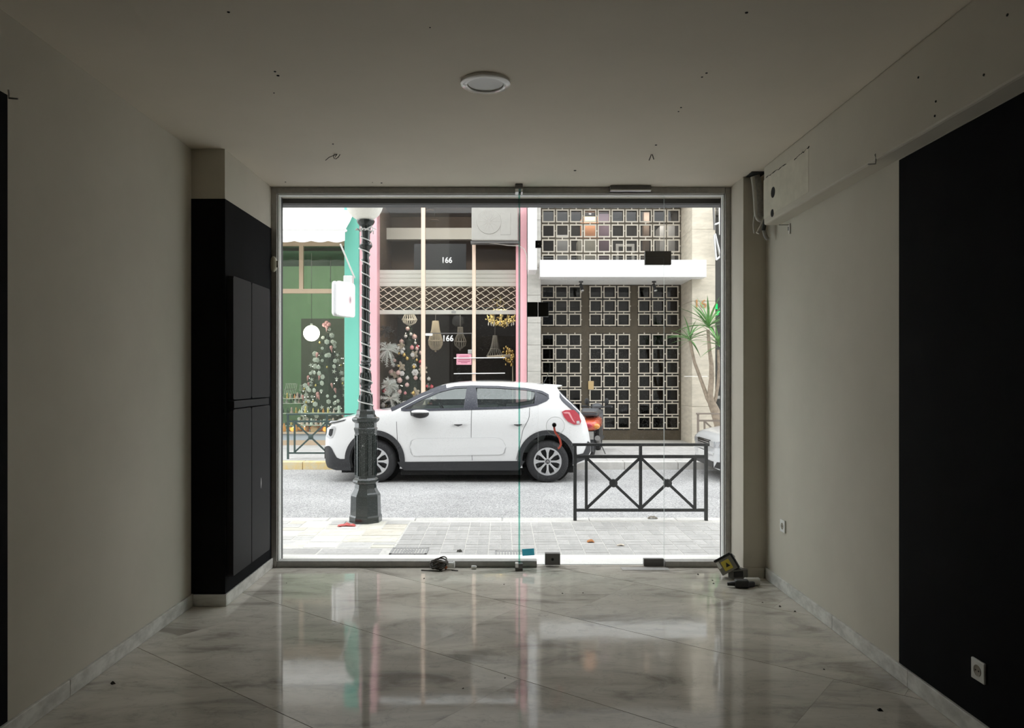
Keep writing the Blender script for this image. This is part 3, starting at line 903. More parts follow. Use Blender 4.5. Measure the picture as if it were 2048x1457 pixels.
grate(990, 1048, 1103, 1112.5, 'cast iron drain grate in the pavement behind the glass fin', 10, False)

# litter on the pavement
def crumple(name, c, sx, sy, sz, m, label, cat, seed):
    q = random.Random(seed)
    def fn(u, v):
        a = (u - .5) * 2; b = (v - .5) * 2
        return (c[0] + a * sx + q.uniform(-.1, .1) * sx, c[1] + b * sy + q.uniform(-.1, .1) * sy, c[2] + .004 + sz * max(0, 1 - a * a * .7 - b * b * .5) * q.uniform(.4, 1.2))
    g = MB().grid(fn, 6, 4)
    top = list(g.v); n = len(top)
    g.v += [(x, y, z - .0025) for x, y, z in top]
    g.f += [tuple(reversed([i + n for i in f])) for f in g.f[:24]]
    return g.build(name, m, label=label, cat=cat, fix=False)
crumple('plastic_wrapper', onz(694, 1053, WALK), .085, .035, .03, mat('red_plastic_film', (0.75, 0.13, 0.12), 0.35), 'crumpled red plastic wrapper at the foot of the lamp post', 'wrapper', 1)
crumple('dry_leaf', onz(1181, 1085, WALK), .030, .028, .022, mat('dry_leaf', (0.55, 0.22, 0.06), 0.7), 'dry orange leaf on the brick pavement', 'leaf', 2)
crumple('dry_leaf', onz(1241, 1092, WALK), .032, .02, .012, mat('pale_leaf', (0.70, 0.62, 0.52), 0.7), 'pale dry leaf on the brick pavement', 'leaf', 3)
crumple('dry_leaf', onz(919, 1104, WALK), .022, .018, .018, mat('dark_leaf', (0.06, 0.055, 0.045), 0.8), 'dark withered leaf on the pavement right of the drain grate', 'leaf', 4)
crumple('weed_tuft', Vector((xs_(1305, 7.79), 7.79, WALK)), .05, .02, .03, mat('dry_weed', (0.30, 0.27, 0.22), 0.9), 'small dry weed on the near kerb under the railing', 'weed', 5)

# ------------------------------------------------------------------ facades opposite
GY = 15.70      # glazing plane of the shops
def gx(px): return xs_(px, GY)
def gz(py): return zs_(py, GY)
opp = T('wall_opposite', 'upper storeys of the buildings across the street', 'wall', (0, 16, 5), kind=S)
MB().box((-14, 15.55, 5.45), (0.50, 15.9, 9.5)).build('upper_wall', M['upper'], opp)
MB().box((0.50, 15.55, 5.45), (4.4, 16.6, 9.5)).build('upper_wall', M['upper'], opp)
MB().box((4.4, 15.55, 4.9), (14, 16.0, 9.5)).build('upper_wall', M['upper'], opp)
MB().box((-14, 15.55, -.1), (-6.2, 15.9, 5.45)).build('side_wall', M['own'], opp)
MB().box((6.6, 15.55, -.1), (14, 15.9, 4.9)).build('side_wall', M['own'], opp)

M['teal'] = mat('teal_paint', (0.17, 0.55, 0.44), 0.45)
M['pink'] = mat('pink_paint', (0.85, 0.46, 0.50), 0.45)
M['peach'] = mat('peach_paint', (0.80, 0.60, 0.47), 0.45)
M['tan'] = mat('tan_frame', (0.47, 0.36, 0.25), 0.5)
M['shopglass'] = glass_mat('display_glass', (0.975, 0.98, 0.975), 0.025, 0.3)
M['greenglass'] = glass_mat('green_display_glass', (0.92, 0.965, 0.92), 0.05, 0.3)
M['travertine'] = mat('travertine', (0.64, 0.575, 0.47), 0.7, var=(3.0, 0.22), stretch=(1, 1, 4), bump=(20, 0.15), rnd=.06)
M['travertine_grey'] = mat('grey_travertine', (0.50, 0.48, 0.44), 0.7, var=(3.0, 0.22), stretch=(1, 1, 4), bump=(20, 0.15), rnd=.05)

# --- coloured pilasters
MB().box((gx(691), 15.58, 0.03), (gx(721), 15.95, 5.45)).build('teal_pier', M['teal'], label='teal painted pier between the two shops', cat='pier', bevel=.01)
MB().box((gx(721) + .004, 15.56, 0.03), (gx(756), 15.95, 5.45)).build('pink_pier', M['pink'], label='pink painted pier beside the teal one', cat='pier', bevel=.01)
pk = T('pink_pier', 'narrow pink pier at the right end of the shop numbered 166', 'pier', (.38, 15.7, 0.03))
MB().box((gx(1032), 15.66, 0.03), (gx(1040), 15.95, 5.45)).build('inner_strip', M['pink'], pk)
MB().box((gx(1040.5), 15.52, 0.03), (gx(1053), 15.95, 5.45)).build('outer_face', M['pink'], pk)

# --- green shop
M['greenwall'] = mat('green_wall', (0.26, 0.44, 0.24), 0.7, var=(2, .1))
M['olive'] = mat('olive_wall', (0.11, 0.125, 0.085), 0.8)
M['dgreen'] = mat('deep_green', (0.035, 0.085, 0.05), 0.7)
M['sillgrey'] = mat('blue_grey_panel', (0.38, 0.43, 0.46), 0.6)
gs = T('shop_interior', 'green painted interior of the left shop', 'shop', (-4.4, 17, .03), kind=S)
MB().box((-6.2, 18.6, 0.03), (-4.98, 18.7, 4.6)).build('rear_wall', M['greenwall'], gs)
MB().box((-4.98, 18.55, 0.03), (-2.98, 18.7, 4.6)).build('rear_wall', M['olive'], gs)
MB().box((-4.98, 18.53, 2.9), (-2.98, 18.56, 4.6)).build('upper_panel', M['greenwall'], gs)
MB().box((-6.2, 15.95, 4.20), (-2.98, 18.7, 4.3)).build('shop_ceiling', M['dgreen'], gs)
MB().box((-6.25, 15.9, 0.03), (-6.2, 18.7, 4.6)).build('side_wall', M['greenwall'], gs)
MB().box((-2.99, 15.95, 0.03), (-2.95, 18.7, 4.6)).build('side_wall', M['dgreen'], gs)
MB().box((-6.2, 15.72, 0.03), (-3.3, 16.9, 0.29)).build('display_plinth', M['sillgrey'], gs)
MB().box((-6.2, 15.66, 0.03), (-3.3, 15.72, 0.13)).build('tan_plinth', M['tan'], gs)
gw = T('window_2', 'green tinted shop window in tan timber framing', 'window', (-4.4, GY, .3), kind=S)
MB().box((-6.2, GY, gz(587)), (gx(691), GY + .08, gz(578))).build('transom', M['tan'], gw)
MB().box((gx(598), GY, gz(578)), (gx(606), GY + .08, gz(492))).build('mullion', M['tan'], gw)
MB().box((-6.2, GY, gz(492)), (gx(691), GY + .08, gz(470))).build('head', M['tan'], gw)
MB().box((gx(688.5), GY, .13), (gx(691), GY + .08, 4.45)).build('jamb', M['tan'], gw)
MB().box((-6.2, GY - .03, gz(868)), (gx(691), GY + .08, gz(865))).build('sill', M['tan'], gw)
for a, b, z0, z1 in ((-6.2, gx(598), gz(578), gz(492)), (gx(606), gx(688.5), gz(578), gz(492)), (-6.2, gx(688.5), gz(865), gz(587))):
    MB().box((a, GY + .035, z0), (b, GY + .043, z1)).build('pane', M['greenglass'], gw)
MB().box((-6.2, 15.6, gz(470)), (gx(691), 15.9, 5.45)).build('fascia', mat('green_shop_fascia', (0.62, 0.60, 0.56), .7), gw)
# awning
aw = T('awning', 'white canvas awning with scalloped valance over the green shop', 'awning', (-4.5, 15.0, 4.08))
M['canvas'] = mat('white_canvas', (0.84, 0.83, 0.81), 0.85, bump=(8, .25))
zt0 = zs_(460, 14.6); xr = xs_(690, 14.6)
mb = MB()
n = 40
vs_ = []
for i in range(n + 1):
    x = -6.3 + (xr + 6.3) * i / n
    vs_ += [(x, 15.56, 4.92), (x, 15.1, (4.92 + zt0) / 2 - .015), (x, 14.6, zt0), (x, 15.56, 4.908), (x, 15.1, (4.92 + zt0) / 2 - .027), (x, 14.612, zt0 - .006)]
fs = []
for i in range(n):
    a = i * 6; b = a + 6
    fs += [(a, b, b + 1, a + 1), (a + 1, b + 1, b + 2, a + 2), (a + 3, a + 4, b + 4, b + 3), (a + 4, a + 5, b + 5, b + 4)]
mb.add(vs_, fs).build('canopy', M['canvas'], aw, fix=False)
zv = zs_(484, 14.6)
vs_ = []; fs = []
n = 160
for i in range(n + 1):
    x = -6.3 + (xr + 6.3) * i / n
    dz = .03 * abs(math.sin((x - xr) * math.pi / .33))
    wv = .012 * math.sin(x * 9) + .008 * math.sin(x * 23)
    vs_ += [(x, 14.6, zt0), (x, 14.595 + wv, zv - dz + .02), (x, 14.604 + wv, zv - dz + .02), (x, 14.606, zt0)]
for i in range(n):
    a = i * 4; b = a + 4
    for k in range(4):
        l = (k + 1) % 4
        fs.append((a + k, a + l, b + l, b + k))
MB().add(vs_, fs).build('valance', M['canvas'], aw, smooth=50)
MB().tube([(xr + .01, 14.6, zt0 - .01), (xr + .01, 14.62, zt0 - .02)], .03, 10).build('end_cap', M['white_pl'], aw)
MB().tube([(-6.3, 14.60, zt0 + .005), (xr + .01, 14.60, zt0 + .005)], .016, 8).build('front_bar', M['white_pl'], aw)
MB().tube([at(681, 489, 14.65), at(709, 556, 15.45)], .018, 8).build('arm', M['white_pl'], aw)
# blade sign
sg = T('blade_sign', 'white rounded square projecting sign with a small mark, between teal pier and lamp post', 'sign', at(686, 634, 15.0))
P0 = at(669.5, 598, 14.72); P1 = at(704.5, 601, 15.30)
dirv = (P1 - P0); L_ = Vector((dirv.x, dirv.y, 0)).length; ang = math.atan2(dirv.y, dirv.x)
Mr = Matrix.Rotation(ang, 3, 'Z')
cc = (P0 + P1) / 2; hh = 0.345
def rounded(w, h, r, n=5):
    poly = []
    for cx, cz, a0 in ((w - r, h - r, 0), (-w + r, h - r, 90), (-w + r, -h + r, 180), (w - r, -h + r, 270)):
        for i in range(n):
            a = R(a0 + 90 * i / (n - 1)); poly.append((cx + r * math.cos(a), cz + r * math.sin(a)))
    return poly
def sign_part(name, m, hw, h, y0, y1, r):
    t = MB().prism(rounded(hw, h, r), y0, y1)
    t.v = [tuple(Mr @ Vector(p) + cc) for p in t.v]
    t.build(name, m, sg, bevel=.012)
M['signwhite'] = mat('sign_white', (0.88, 0.88, 0.88), 0.35)
sign_part('face', M['signwhite'], L_ / 2, hh, -.075, -.025, .07)
sign_part('rim', mat('sign_grey_band', (0.48, 0.48, 0.49), .4), L_ / 2 - .012, hh - .012, -.025, .03, .065)
sign_part('face', M['signwhite'], L_ / 2, hh, .03, .075, .07)
t = MB().prism([(.05 * math.cos(a) * (1 if abs(math.cos(a)) > .3 else .8), .075 * math.sin(a)) for a in [2 * math.pi * k / 14 for k in range(14)]], -.0775, -.075)
t.v = [tuple(Mr @ Vector((p[0] + .12, p[1], p[2])) + cc) for p in t.v]
t.build('emblem', mat('faint_rose_print', (0.72, 0.55, 0.58), .5), sg)
t = MB().prism([(.012 * math.cos(a), .045 * math.sin(a)) for a in [2 * math.pi * k / 10 for k in range(10)]], -.0785, -.0776)
t.v = [tuple(Mr @ Vector((p[0] + .12, p[1], p[2])) + cc) for p in t.v]
t.build('emblem_core', mat('dark_print', (0.20, 0.18, 0.2), .5), sg)
a = at(697, 560, 15.3)
MB().box((a.x - .09, 15.2, a.z - .10), (a.x + .09, 15.42, a.z + .08)).build('mounting_box', mat('sign_bracket_grey', (0.62, 0.62, 0.61), .5), sg, bevel=.02)
MB().box((a.x - .02, 15.42, a.z - .04), (a.x + .02, 15.58, a.z + .04)).build('bracket', M['alu'], sg)

# --- shop 166
M['brown'] = mat('brown_interior', (0.15, 0.105, 0.075), 0.8, var=(1.5, .25))
M['dbrown'] = mat('dark_interior', (0.045, 0.042, 0.040), 0.8)
M['cream'] = mat('cream_paint', (0.62, 0.60, 0.54), 0.6)
ps = T('shop_interior', 'dark brown interior of the shop numbered 166', 'shop', (-1.1, 17.5, .03), kind=S)
MB().box((-2.7, 19.0, 0.03), (0.45, 19.1, 3.0)).build('rear_wall', M['dbrown'], ps)
MB().box((-2.7, 18.0, 3.0), (0.45, 18.1, 5.45)).build('rear_wall', M['brown'], ps)
MB().box((-2.72, 15.95, 0.03), (-2.66, 19.1, 5.45)).build('side_wall', M['brown'], ps)
MB().box((0.42, 15.95, 0.03), (0.48, 19.1, 5.45)).build('side_wall', M['brown'], ps)
MB().box((-2.7, 16.4, 3.0), (0.45, 19.1, 3.08)).build('mezzanine_floor', M['brown'], ps)
MB().box((-2.7, 15.95, 5.3), (0.45, 19.1, 5.4)).build('shop_ceiling', M['brown'], ps)
MB().box((-2.7, 17.2, zs_(479, 17.2)), (0.45, 17.4, zs_(456, 17.2))).build('downstand_beam', M['cream'], ps)
MB().box((xs_(828, 16.3), 16.3, zs_(541, 16.3)), (xs_(932, 16.3), 16.36, zs_(488, 16.3))).build('black_panel', M['black_pl'], ps)
MB().box((-2.7, 15.72, 0.03), (0.45, 16.2, 0.25)).build('display_plinth', M['cream'], ps)
sw = T('window_3', 'tall shop window with pale peach posts and house number 166', 'window', (-1.1, GY, .1), kind=S)
ztop = 5.40
for a, b, top in ((842.5, 850.5, ztop), (944.5, 951.5, ztop)):
    MB().box((gx(a), GY - .03, .03), (gx(b), GY + .06, top)).build('post', M['peach'], sw, bevel=.006)
for a, b in ((756, 842.5), (951.5, 1032)):
    MB().box((gx(a), GY + .01, .12), (gx(b), GY + .02, ztop)).build('pane', M['shopglass'], sw)
    MB().box((gx(a), GY - .02, .03), (gx(b), GY + .06, .12)).build('sill', M['peach'], sw)
MB().box((gx(850.5), GY + .01, gz(666)), (gx(944.5), GY + .02, ztop)).build('pane', M['shopglass'], sw)
door = T('door_2', 'glass shop door numbered 166 with a pink notice', 'door', (gx(898), GY, .03), kind=S)
MB().box((gx(852), GY + .012, .05), (gx(943), GY + .022, gz(668.5))).build('door_leaf', M['shopglass'], door)
MB().box((gx(850.5), GY + .005, gz(668)), (gx(944.5), GY + .03, gz(666))).build('door_head', M['steel'], door)
MB().box((gx(943), GY + .005, .05), (gx(944.4), GY + .03, gz(668))).build('door_edge', M['steel'], door)
MB().box((gx(851), GY - .03, gz(672)), (gx(865), GY + .005, gz(667.5))).build('door_closer', M['white_pl'], door)
text_obj('house_number', '166', gz(514.5) - gz(526.5), M['white_pl'], sw, (gx(893.5), GY + .008, gz(520.5)), xscale=.92, bold=.02)
text_obj('house_number', '166', gz(671) - gz(683.5), M['white_pl'], door, (gx(895.5), GY + .010, gz(677)), xscale=.92, bold=.02)
M['pinksign'] = mat('pink_notice', (0.78, 0.36, 0.45), .5)
pn = T('notice', 'small pink notice with lines of print on the shop door', 'notice', (gx(928), GY - .005, gz(730)))
MB().box((gx(913), GY - .012, gz(730)), (gx(943), GY + .008, gz(708.5))).build('board', M['pinksign'], pn)
mp_ = mat('dark_red_print', (0.35, 0.06, 0.12), .6)
for py, a, b in ((712.5, 919, 937), (715, 917, 939), (719.5, 917, 940), (723.5, 916, 940), (726, 922, 935)):
    MB().box((gx(a), GY - .014, gz(py + .5)), (gx(b), GY - .012, gz(py - .5))).build('print_line', mp_, pn)
for a, b in ((915, 710.5), (941, 710.5), (915, 728), (941, 728)):
    MB().lathe([(.0005, GY - .016), (.007, GY - .016), (.007, GY - .012)], (gx(a), 0, gz(b)), 8, 'y').build('fixing', M['steel'], pn)
MB().box((gx(936), GY - .02, gz(708)), (gx(944), GY + .005, gz(700))).build('door_lock', M['alu_light'], door, bevel=.004)
for i, py in enumerate((717, 748)):
    MB().tube([(gx(908), GY - .06, gz(py)), (gx(1010), GY - .06, gz(py - 1))], .012, 8).build('push_bar', M['alu_light'], label=('upper' if i == 0 else 'lower') + ' horizontal metal bar across the front of shop 166', cat='bar')
# shutter box, lattice shutter, bottom bar (behind the glass)
rsb = T('roller_grille', 'white roller grille box with wavy lattice behind the glass of shop 166', 'shutter', (-1.1, 15.9, 2.77))
SY = 15.92
def sx(px): return xs_(px, SY)
def sz(py): return zs_(py, SY)
x0, x1 = sx(756), sx(1033)
for i in range(4):
    z0 = sz(573) + (sz(540) - sz(573)) * i / 4; z1 = sz(573) + (sz(540) - sz(573)) * (i + 1) / 4 - .003
    MB().box((x0, SY, z0), (x1, SY + .25, z1)).build('box_slat', M['cream'], rsb, bevel=.006)
MB().box((x0, SY, sz(629)), (x1, SY + .05, sz(620.5))).build('bottom_bar', M['cream'], rsb, bevel=.006)
MB().box((sx(903), SY - .006, sz(627)), (sx(912), SY, sz(622))).build('lock_plate', M['alu'], rsb)
lat = MB()
zt_, zb_ = sz(573), sz(621)
ph = sx(20.5) - sx(0)        # horizontal pitch of a diamond
rows = 3.6
vh = (zt_ - zb_) / rows
def lat_line(sgn, k):
    pts = []
    N_ = int(rows * 8)
    for i in range(N_ + 1):
        t = i / N_ * rows
        x = x0 + k * ph + sgn * (t * ph) + .012 * math.sin(t * 4 * math.pi)
        z = zt_ - t * vh
        if x0 <= x <= x1: pts.append((x, SY + .02, z))
    return pts
for k in range(-5, 20):
    for sgn in (1, -1):
        pts = lat_line(sgn, k)
        if len(pts) > 2: lat.tube(pts, .0068, 4)
lat.build('lattice', mat('lattice_beige', (0.90, 0.81, 0.66), .5), rsb)
# air conditioner
ac = T('air_conditioner', 'white outdoor air conditioner unit hung over the shop front', 'air conditioner', (xs_(989, 15.3), 15.4, zs_(482, 15.3)))
AY = 15.28
ax0, ax1, az0, az1 = xs_(943, AY), xs_(1036, AY), zs_(481, AY), zs_(414, AY)
M['acw'] = mat('ac_casing', (0.37, 0.355, 0.325), .5, var=(6, .08))
MB().box((ax0, AY, az0), (ax1, 15.62, az1)).build('casing', M['acw'], ac, bevel=.02)
cxa, cza, ra = xs_(978, AY), zs_(444, AY), .245
MB().lathe([(ra - .012, AY - .012), (ra, AY - .012), (ra + .006, AY + .002)], (cxa, 0, cza), 40, 'y').build('fan_ring', M['acw'], ac, smooth=40)
MB().lathe([(.0005, AY - .001), (ra - .01, AY - .001)], (cxa, 0, cza), 40, 'y', caps=False).build('fan_shade_disc', mat('ac_shadow', (0.10, 0.098, 0.09), .8), ac)  # dark disc on the casing, shade inside the fan put into colour
for i in range(1, 8):
    r_ = ra * i / 8
    MB().tube([(cxa + r_ * math.cos(a), AY - .010, cza + r_ * math.sin(a)) for a in [2 * math.pi * k / 28 for k in range(28)]], .0035, 4, closed=True).build('guard_wire', M['acw'], ac)
for i in range(12):
    a = 2 * math.pi * i / 12
    MB().tube([(cxa + .03 * math.cos(a), AY - .012, cza + .03 * math.sin(a)), (cxa + ra * math.cos(a), AY - .010, cza + ra * math.sin(a))], .0035, 4).build('guard_rib', M['acw'], ac)
MB().box((xs_(1001, AY), AY - .006, zs_(470, AY)), (xs_(1021, AY), AY + .01, zs_(426, AY))).build('side_panel', M['acw'], ac, bevel=.004)
MB().box((ax0 - .02, AY + .05, az0 - .045), (ax1 + .02, AY + .09, az0)).build('support_rail', M['steel'], ac)
MB().box((ax0 - .02, 15.5, az0 - .045), (ax1 + .02, 15.54, az0)).build('support_rail', M['steel'], ac)
MB().tube([at(px, py, 15.42) for px, py in ((976, 486), (995, 488), (1015, 491), (1038, 492), (1048, 498), (1053, 510), (1053.5, 540))], .009, 6).build('drain_hose', M['cream'], ac, smooth=180)

# --- marble entrance with square grilles
EY = 16.40
def ex(px): return xs_(px, EY)
def ez(py): return zs_(py, EY)
# stone piers in courses
def pier(name, label, x0, x1, y0, y1, z0, z1, n, m, seed, jit=.0):
    t = T(name, label, 'pier', ((x0 + x1) / 2, y0, z0))
    q = random.Random(seed); z = z0
    while z < z1 - .05:
        h = min(n * q.uniform(.85, 1.15), z1 - z)
        if z1 - (z + h) < .15: h = z1 - z
        MB().box((x0, y0 + q.uniform(0, .004), z), (x1, y1, z + h - .004)).build('stone_block', m, t, bevel=.003)
        z += h
    return t
pier('stone_pier', 'grey travertine pier left of the square grilles', .515, .79, 15.45, 16.5, .03, 5.45, .52, M['travertine_grey'], 1)
rp = pier('stone_pier', 'cream travertine pier right of the entrance, behind the spiky plant', 3.905, 4.385, 15.45, 16.5, .03, 5.45, .72, M['travertine'], 2)
num = text_obj('house_number', '16', .17, mat('bronze_numerals', (0.46, 0.24, 0.09), .5, .3), None, (xs_(1400.5, 15.43), 15.444, zs_(608, 15.44)), xscale=1.15, depth=.012)
num['label'] = 'bronze numerals 16 on the cream stone pier'; num['category'] = 'numerals'
MB().box((.79, 15.35, .03), (3.905, 16.5, .075)).build('entrance_step', M['travertine_grey'], kind=S, label='low stone step in front of the entrance', cat='step')
el = T('entrance_hall', 'dark entrance hall behind the square grilles', 'hall', (2.3, 17.3, .03), kind=S)
MB().box((.70, 18.1, .03), (4.0, 18.2, 5.45)).build('rear_wall', M['dbrown'], el)
MB().box((.70, 16.5, .03), (.79, 18.1, 5.45)).build('side_wall', M['dbrown'], el)
MB().box((3.905, 16.5, .03), (4.0, 18.1, 5.45)).build('side_wall', M['dbrown'], el)
MB().box((.70, 16.6, 5.2), (4.0, 18.2, 5.45)).build('hall_ceiling', M['dbrown'], el)
M['bronze'] = mat('bronze_frame', (0.105, 0.085, 0.058), .5, .35, var=(4, .25))
M['grille'] = mat('beige_grille', (0.56, 0.51, 0.43), .5)
M['dglass'] = glass_mat('dark_door_glass', (0.30, 0.30, 0.31), 0.045, 0.3)
en = T('entrance_door', 'bronze framed glass entrance with square metal grilles under the white canopy', 'door', (ex(1221), EY, .075))
zb0 = .075
for a, b in ((1082, 1083.2), (1163, 1178), (1260, 1275.5), (1357.5, 1362)):
    MB().box((ex(a), EY, zb0), (ex(b), EY + .08, ez(571))).build('stile', M['bronze'], en)
for a, b in ((1083.2, 1163), (1178, 1260), (1275.5, 1357.5)):
    MB().box((ex(a), EY, ez(667)), (ex(b), EY + .08, ez(654))).build('rail', M['bronze'], en)
    MB().box((ex(a), EY, zb0), (ex(b), EY + .08, ez(861))).build('kick_panel', M['bronze'], en)
    MB().box((ex(a), EY, ez(571.5)), (ex(b), EY + .08, ez(568))).build('head', M['bronze'], en)
    MB().box((ex(a), EY + .04, ez(861)), (ex(b), EY + .05, ez(667))).build('pane', M['dglass'], en)
    MB().box((ex(a), EY + .04, ez(654)), (ex(b), EY + .05, ez(571))).build('pane', M['dglass'], en)
def square(w, h):
    """square ring with four short connecting lugs"""
    mb = MB(); t = .026; dpt = .020
    mb.box((-w, 0, -h), (w, dpt, -h + t)).box((-w, 0, h - t), (w, dpt, h)).box((-w, 0, -h + t), (-w + t, dpt, h - t)).box((w - t, 0, -h + t), (w, dpt, h - t))
    mb.box((-.012, .003, h), (.012, .018, h + .03)).box((w, .003, -.012), (w + .02, .018, .012))
    mb.box((-.012, .003, -h - .008), (.012, .018, -h)).box((-w - .010, .003, -.012), (-w, .018, .012))
    return mb.mesh('grille_square', M['grille'], fix=False)
hw, hh2 = (ex(25.2) - ex(0)) / 2, (ez(0) - ez(24.6)) / 2
sq = square(hw, hh2)
GYf = EY - .028
for cols in ((1095.8, 1122.6, 1149.6), (1191.2, 1219, 1247), (1288.4, 1316, 1344)):
    for py in (585, 612.8, 640):
        for cxp in cols: inst(sq, 'grille_square', (ex(cxp), GYf, ez(py)), en)
    for r_ in range(7):
        for cxp in cols: inst(sq, 'grille_square', (ex(cxp), GYf, ez(680.8 + 27.5 * r_)), en)
MB().box((ex(1176), GYf - .02, ez(779.5)), (ex(1187), GYf - .008, ez(762.5))).build('paper_notice', mat('kraft_paper', (0.55, 0.40, 0.20), .8), label='small tan paper stuck to the bronze entrance door', cat='notice')
ug = T('window_4', 'upper window behind a row of square metal grilles above the canopy', 'window', (ex(1221), EY, ez(536)), kind=S)
MB().box((ex(1083), EY + .03, ez(537)), (ex(1362), EY + .04, ez(404))).build('pane', glass_mat('upper_glass', (0.85, 0.85, 0.85), 0.03, 0.3), ug)
for r_ in range(5):
    MB().box((ex(1083), EY - .004, ez(419.5 + 29.9 * r_)), (ex(1362), EY + .02, ez(416.8 + 29.9 * r_))).build('bar', M['bronze'], ug)
for i in range(11):
    px = 1083 + 27.72 * i
    MB().box((ex(px - .9), EY - .003, ez(537)), (ex(px + .9), EY + .02, ez(404))).build('bar', M['bronze'], ug)
for r_ in range(4):
    for i in range(10):
        inst(sq, 'grille_square', (ex(1096.8 + 27.72 * i), GYf, ez(432.6 + 29.9 * r_)), ug, scale=(1.01, 1, 1.06))
MB().box((.79, 16.36, ez(404)), (3.905, 16.6, 5.45)).build('window_head', M['travertine_grey'], ug)
# stored things seen through the upper grille
def store(name, px0, px1, py0, py1, Y, dpt, m, label, cat):
    MB().box((xs_(px0, Y), Y, zs_(py1, Y)), (xs_(px1, Y), Y + dpt, zs_(py0, Y))).build(name, m, label=label, cat=cat, bevel=.01)
MB().box((.79, 16.46, 3.44), (3.905, 18.1, 3.5)).build('upper_floor_slab', M['dbrown'], kind=S, label='floor behind the upper grille', cat='floor')
Z0 = 3.5
def stored(name, px0, px1, py_top, Y, dpt, m, label, cat, z0=Z0):
    MB().box((xs_(px0, Y), Y, z0), (xs_(px1, Y), Y + dpt, zs_(py_top, Y))).build(name, m, label=label, cat=cat, bevel=.01)
M['oran'] = mat('orange_board', (0.62, 0.29, 0.15), .7)
stored('cream_box', 1156, 1194, 480, 16.8, .4, mat('cream_card', (0.50, 0.47, 0.38), .8), 'cream box under the orange cabinet behind the upper grille', 'box')
zc = zs_(480, 16.8)
ob_ = T('orange_cabinet', 'orange cabinet behind the upper square grilles', 'cabinet', (xs_(1177, 16.8), 17, zc))
MB().box((xs_(1164, 16.8), 16.8, zc), (xs_(1197, 16.8), 17.2, 5.05)).build('body', M['oran'], ob_, bevel=.01)
MB().sphere((xs_(1180, 16.8), 16.8, zs_(428, 16.8)), .035, 12, 8, (1, .3, .7)).build('knob', M['black_pl'], ob_, smooth=180)
stored('dark_curtain', 1197, 1222, 408, 17.2, .1, mat('plum_cloth', (0.10, 0.07, 0.09), .8), 'dark plum cloth hanging right of the orange cabinet', 'cloth')
stored('crate', 1112, 1140, 470, 17.0, .4, mat('grey_crate', (0.33, 0.33, 0.32), .8), 'grey crate at the left behind the upper grille', 'crate')
stored('white_machine', 1320, 1358, 452, 17.0, .5, mat('appliance_white', (0.55, 0.53, 0.49), .6), 'off-white appliance at the right behind the upper grille', 'appliance')
stored('brown_post', 1288, 1299, 404, 16.9, .2, M['brown'], 'brown timber post behind the upper grille', 'post')
pf = T('picture_frame', 'empty pale picture frame behind the upper grille', 'frame', (xs_(1250, 16.9), 16.9, Z0))
a0, a1, b0, b1 = xs_(1232, 16.9), xs_(1269, 16.9), Z0, zs_(488, 16.9)
for q in ((a0, b0, a0 + .06, b1), (a1 - .06, b0, a1, b1), (a0 + .06, b1 - .06, a1 - .06, b1)):
    MB().box((q[0], 16.9, q[1]), (q[2], 16.94, q[3])).build('frame_side', M['cream'], pf)
# canopy
cn = T('entrance_canopy', 'thick white canopy slab over the entrance', 'canopy', (2.4, 15.3, 3.47))
CY = 15.1
cz0, cz1 = zs_(554.5, CY), zs_(520, CY)
M['canopyw'] = mat('canopy_white', (0.86, 0.86, 0.86), .5)
MB().box((xs_(1080, CY), CY, cz0), (xs_(1413, CY), 15.448, cz1)).build('front_slab', M['canopyw'], cn, bevel=.008)
MB().box((.80, 15.449, cz0), (3.895, 16.36, cz1 - .05)).build('rear_slab', M['canopyw'], cn)
for i, px in enumerate((1162, 1308)):
    Yq = 15.75
    sl = T('spotlight', ('left' if i == 0 else 'right') + ' small dark spotlight under the white canopy', 'spotlight', (xs_(px, Yq), Yq, cz0 - .2))
    x = xs_(px, Yq)
    MB().cyl((x, Yq, cz0 - .001), (x, Yq, cz0 - .03), .045, n=14).build('base', M['black_pl'], sl)
    MB().cyl((x, Yq, cz0 - .03), (x, Yq, cz0 - .08), .012, n=8).build('stem', M['black_pl'], sl)
    MB().cyl((x - .01, Yq + .01, cz0 - .06), (x + .025, Yq - .05, cz0 - .20), .030, .036, n=14).build('head', M['black_pl'], sl)
    MB().cyl((x + .025, Yq - .05, cz0 - .20), (x + .028, Yq - .055, cz0 - .215), .033, .030, n=14).build('lens', M['alu_light'], sl)
# tall white blade sign
MB().box((xs_(1057.5, 14.6), 14.6, zs_(540, 14.6)), (xs_(1074, 14.6), 15.3, 5.40)).build('vertical_sign', M['signwhite'], label='tall narrow white projecting sign left of the entrance canopy', cat='sign', bevel=.008)
MB().box((.56, 15.3, 4.2), (.62, 15.45, 4.3)).build('sign_bracket', M['alu'], bpy.data.objects['vertical_sign'])
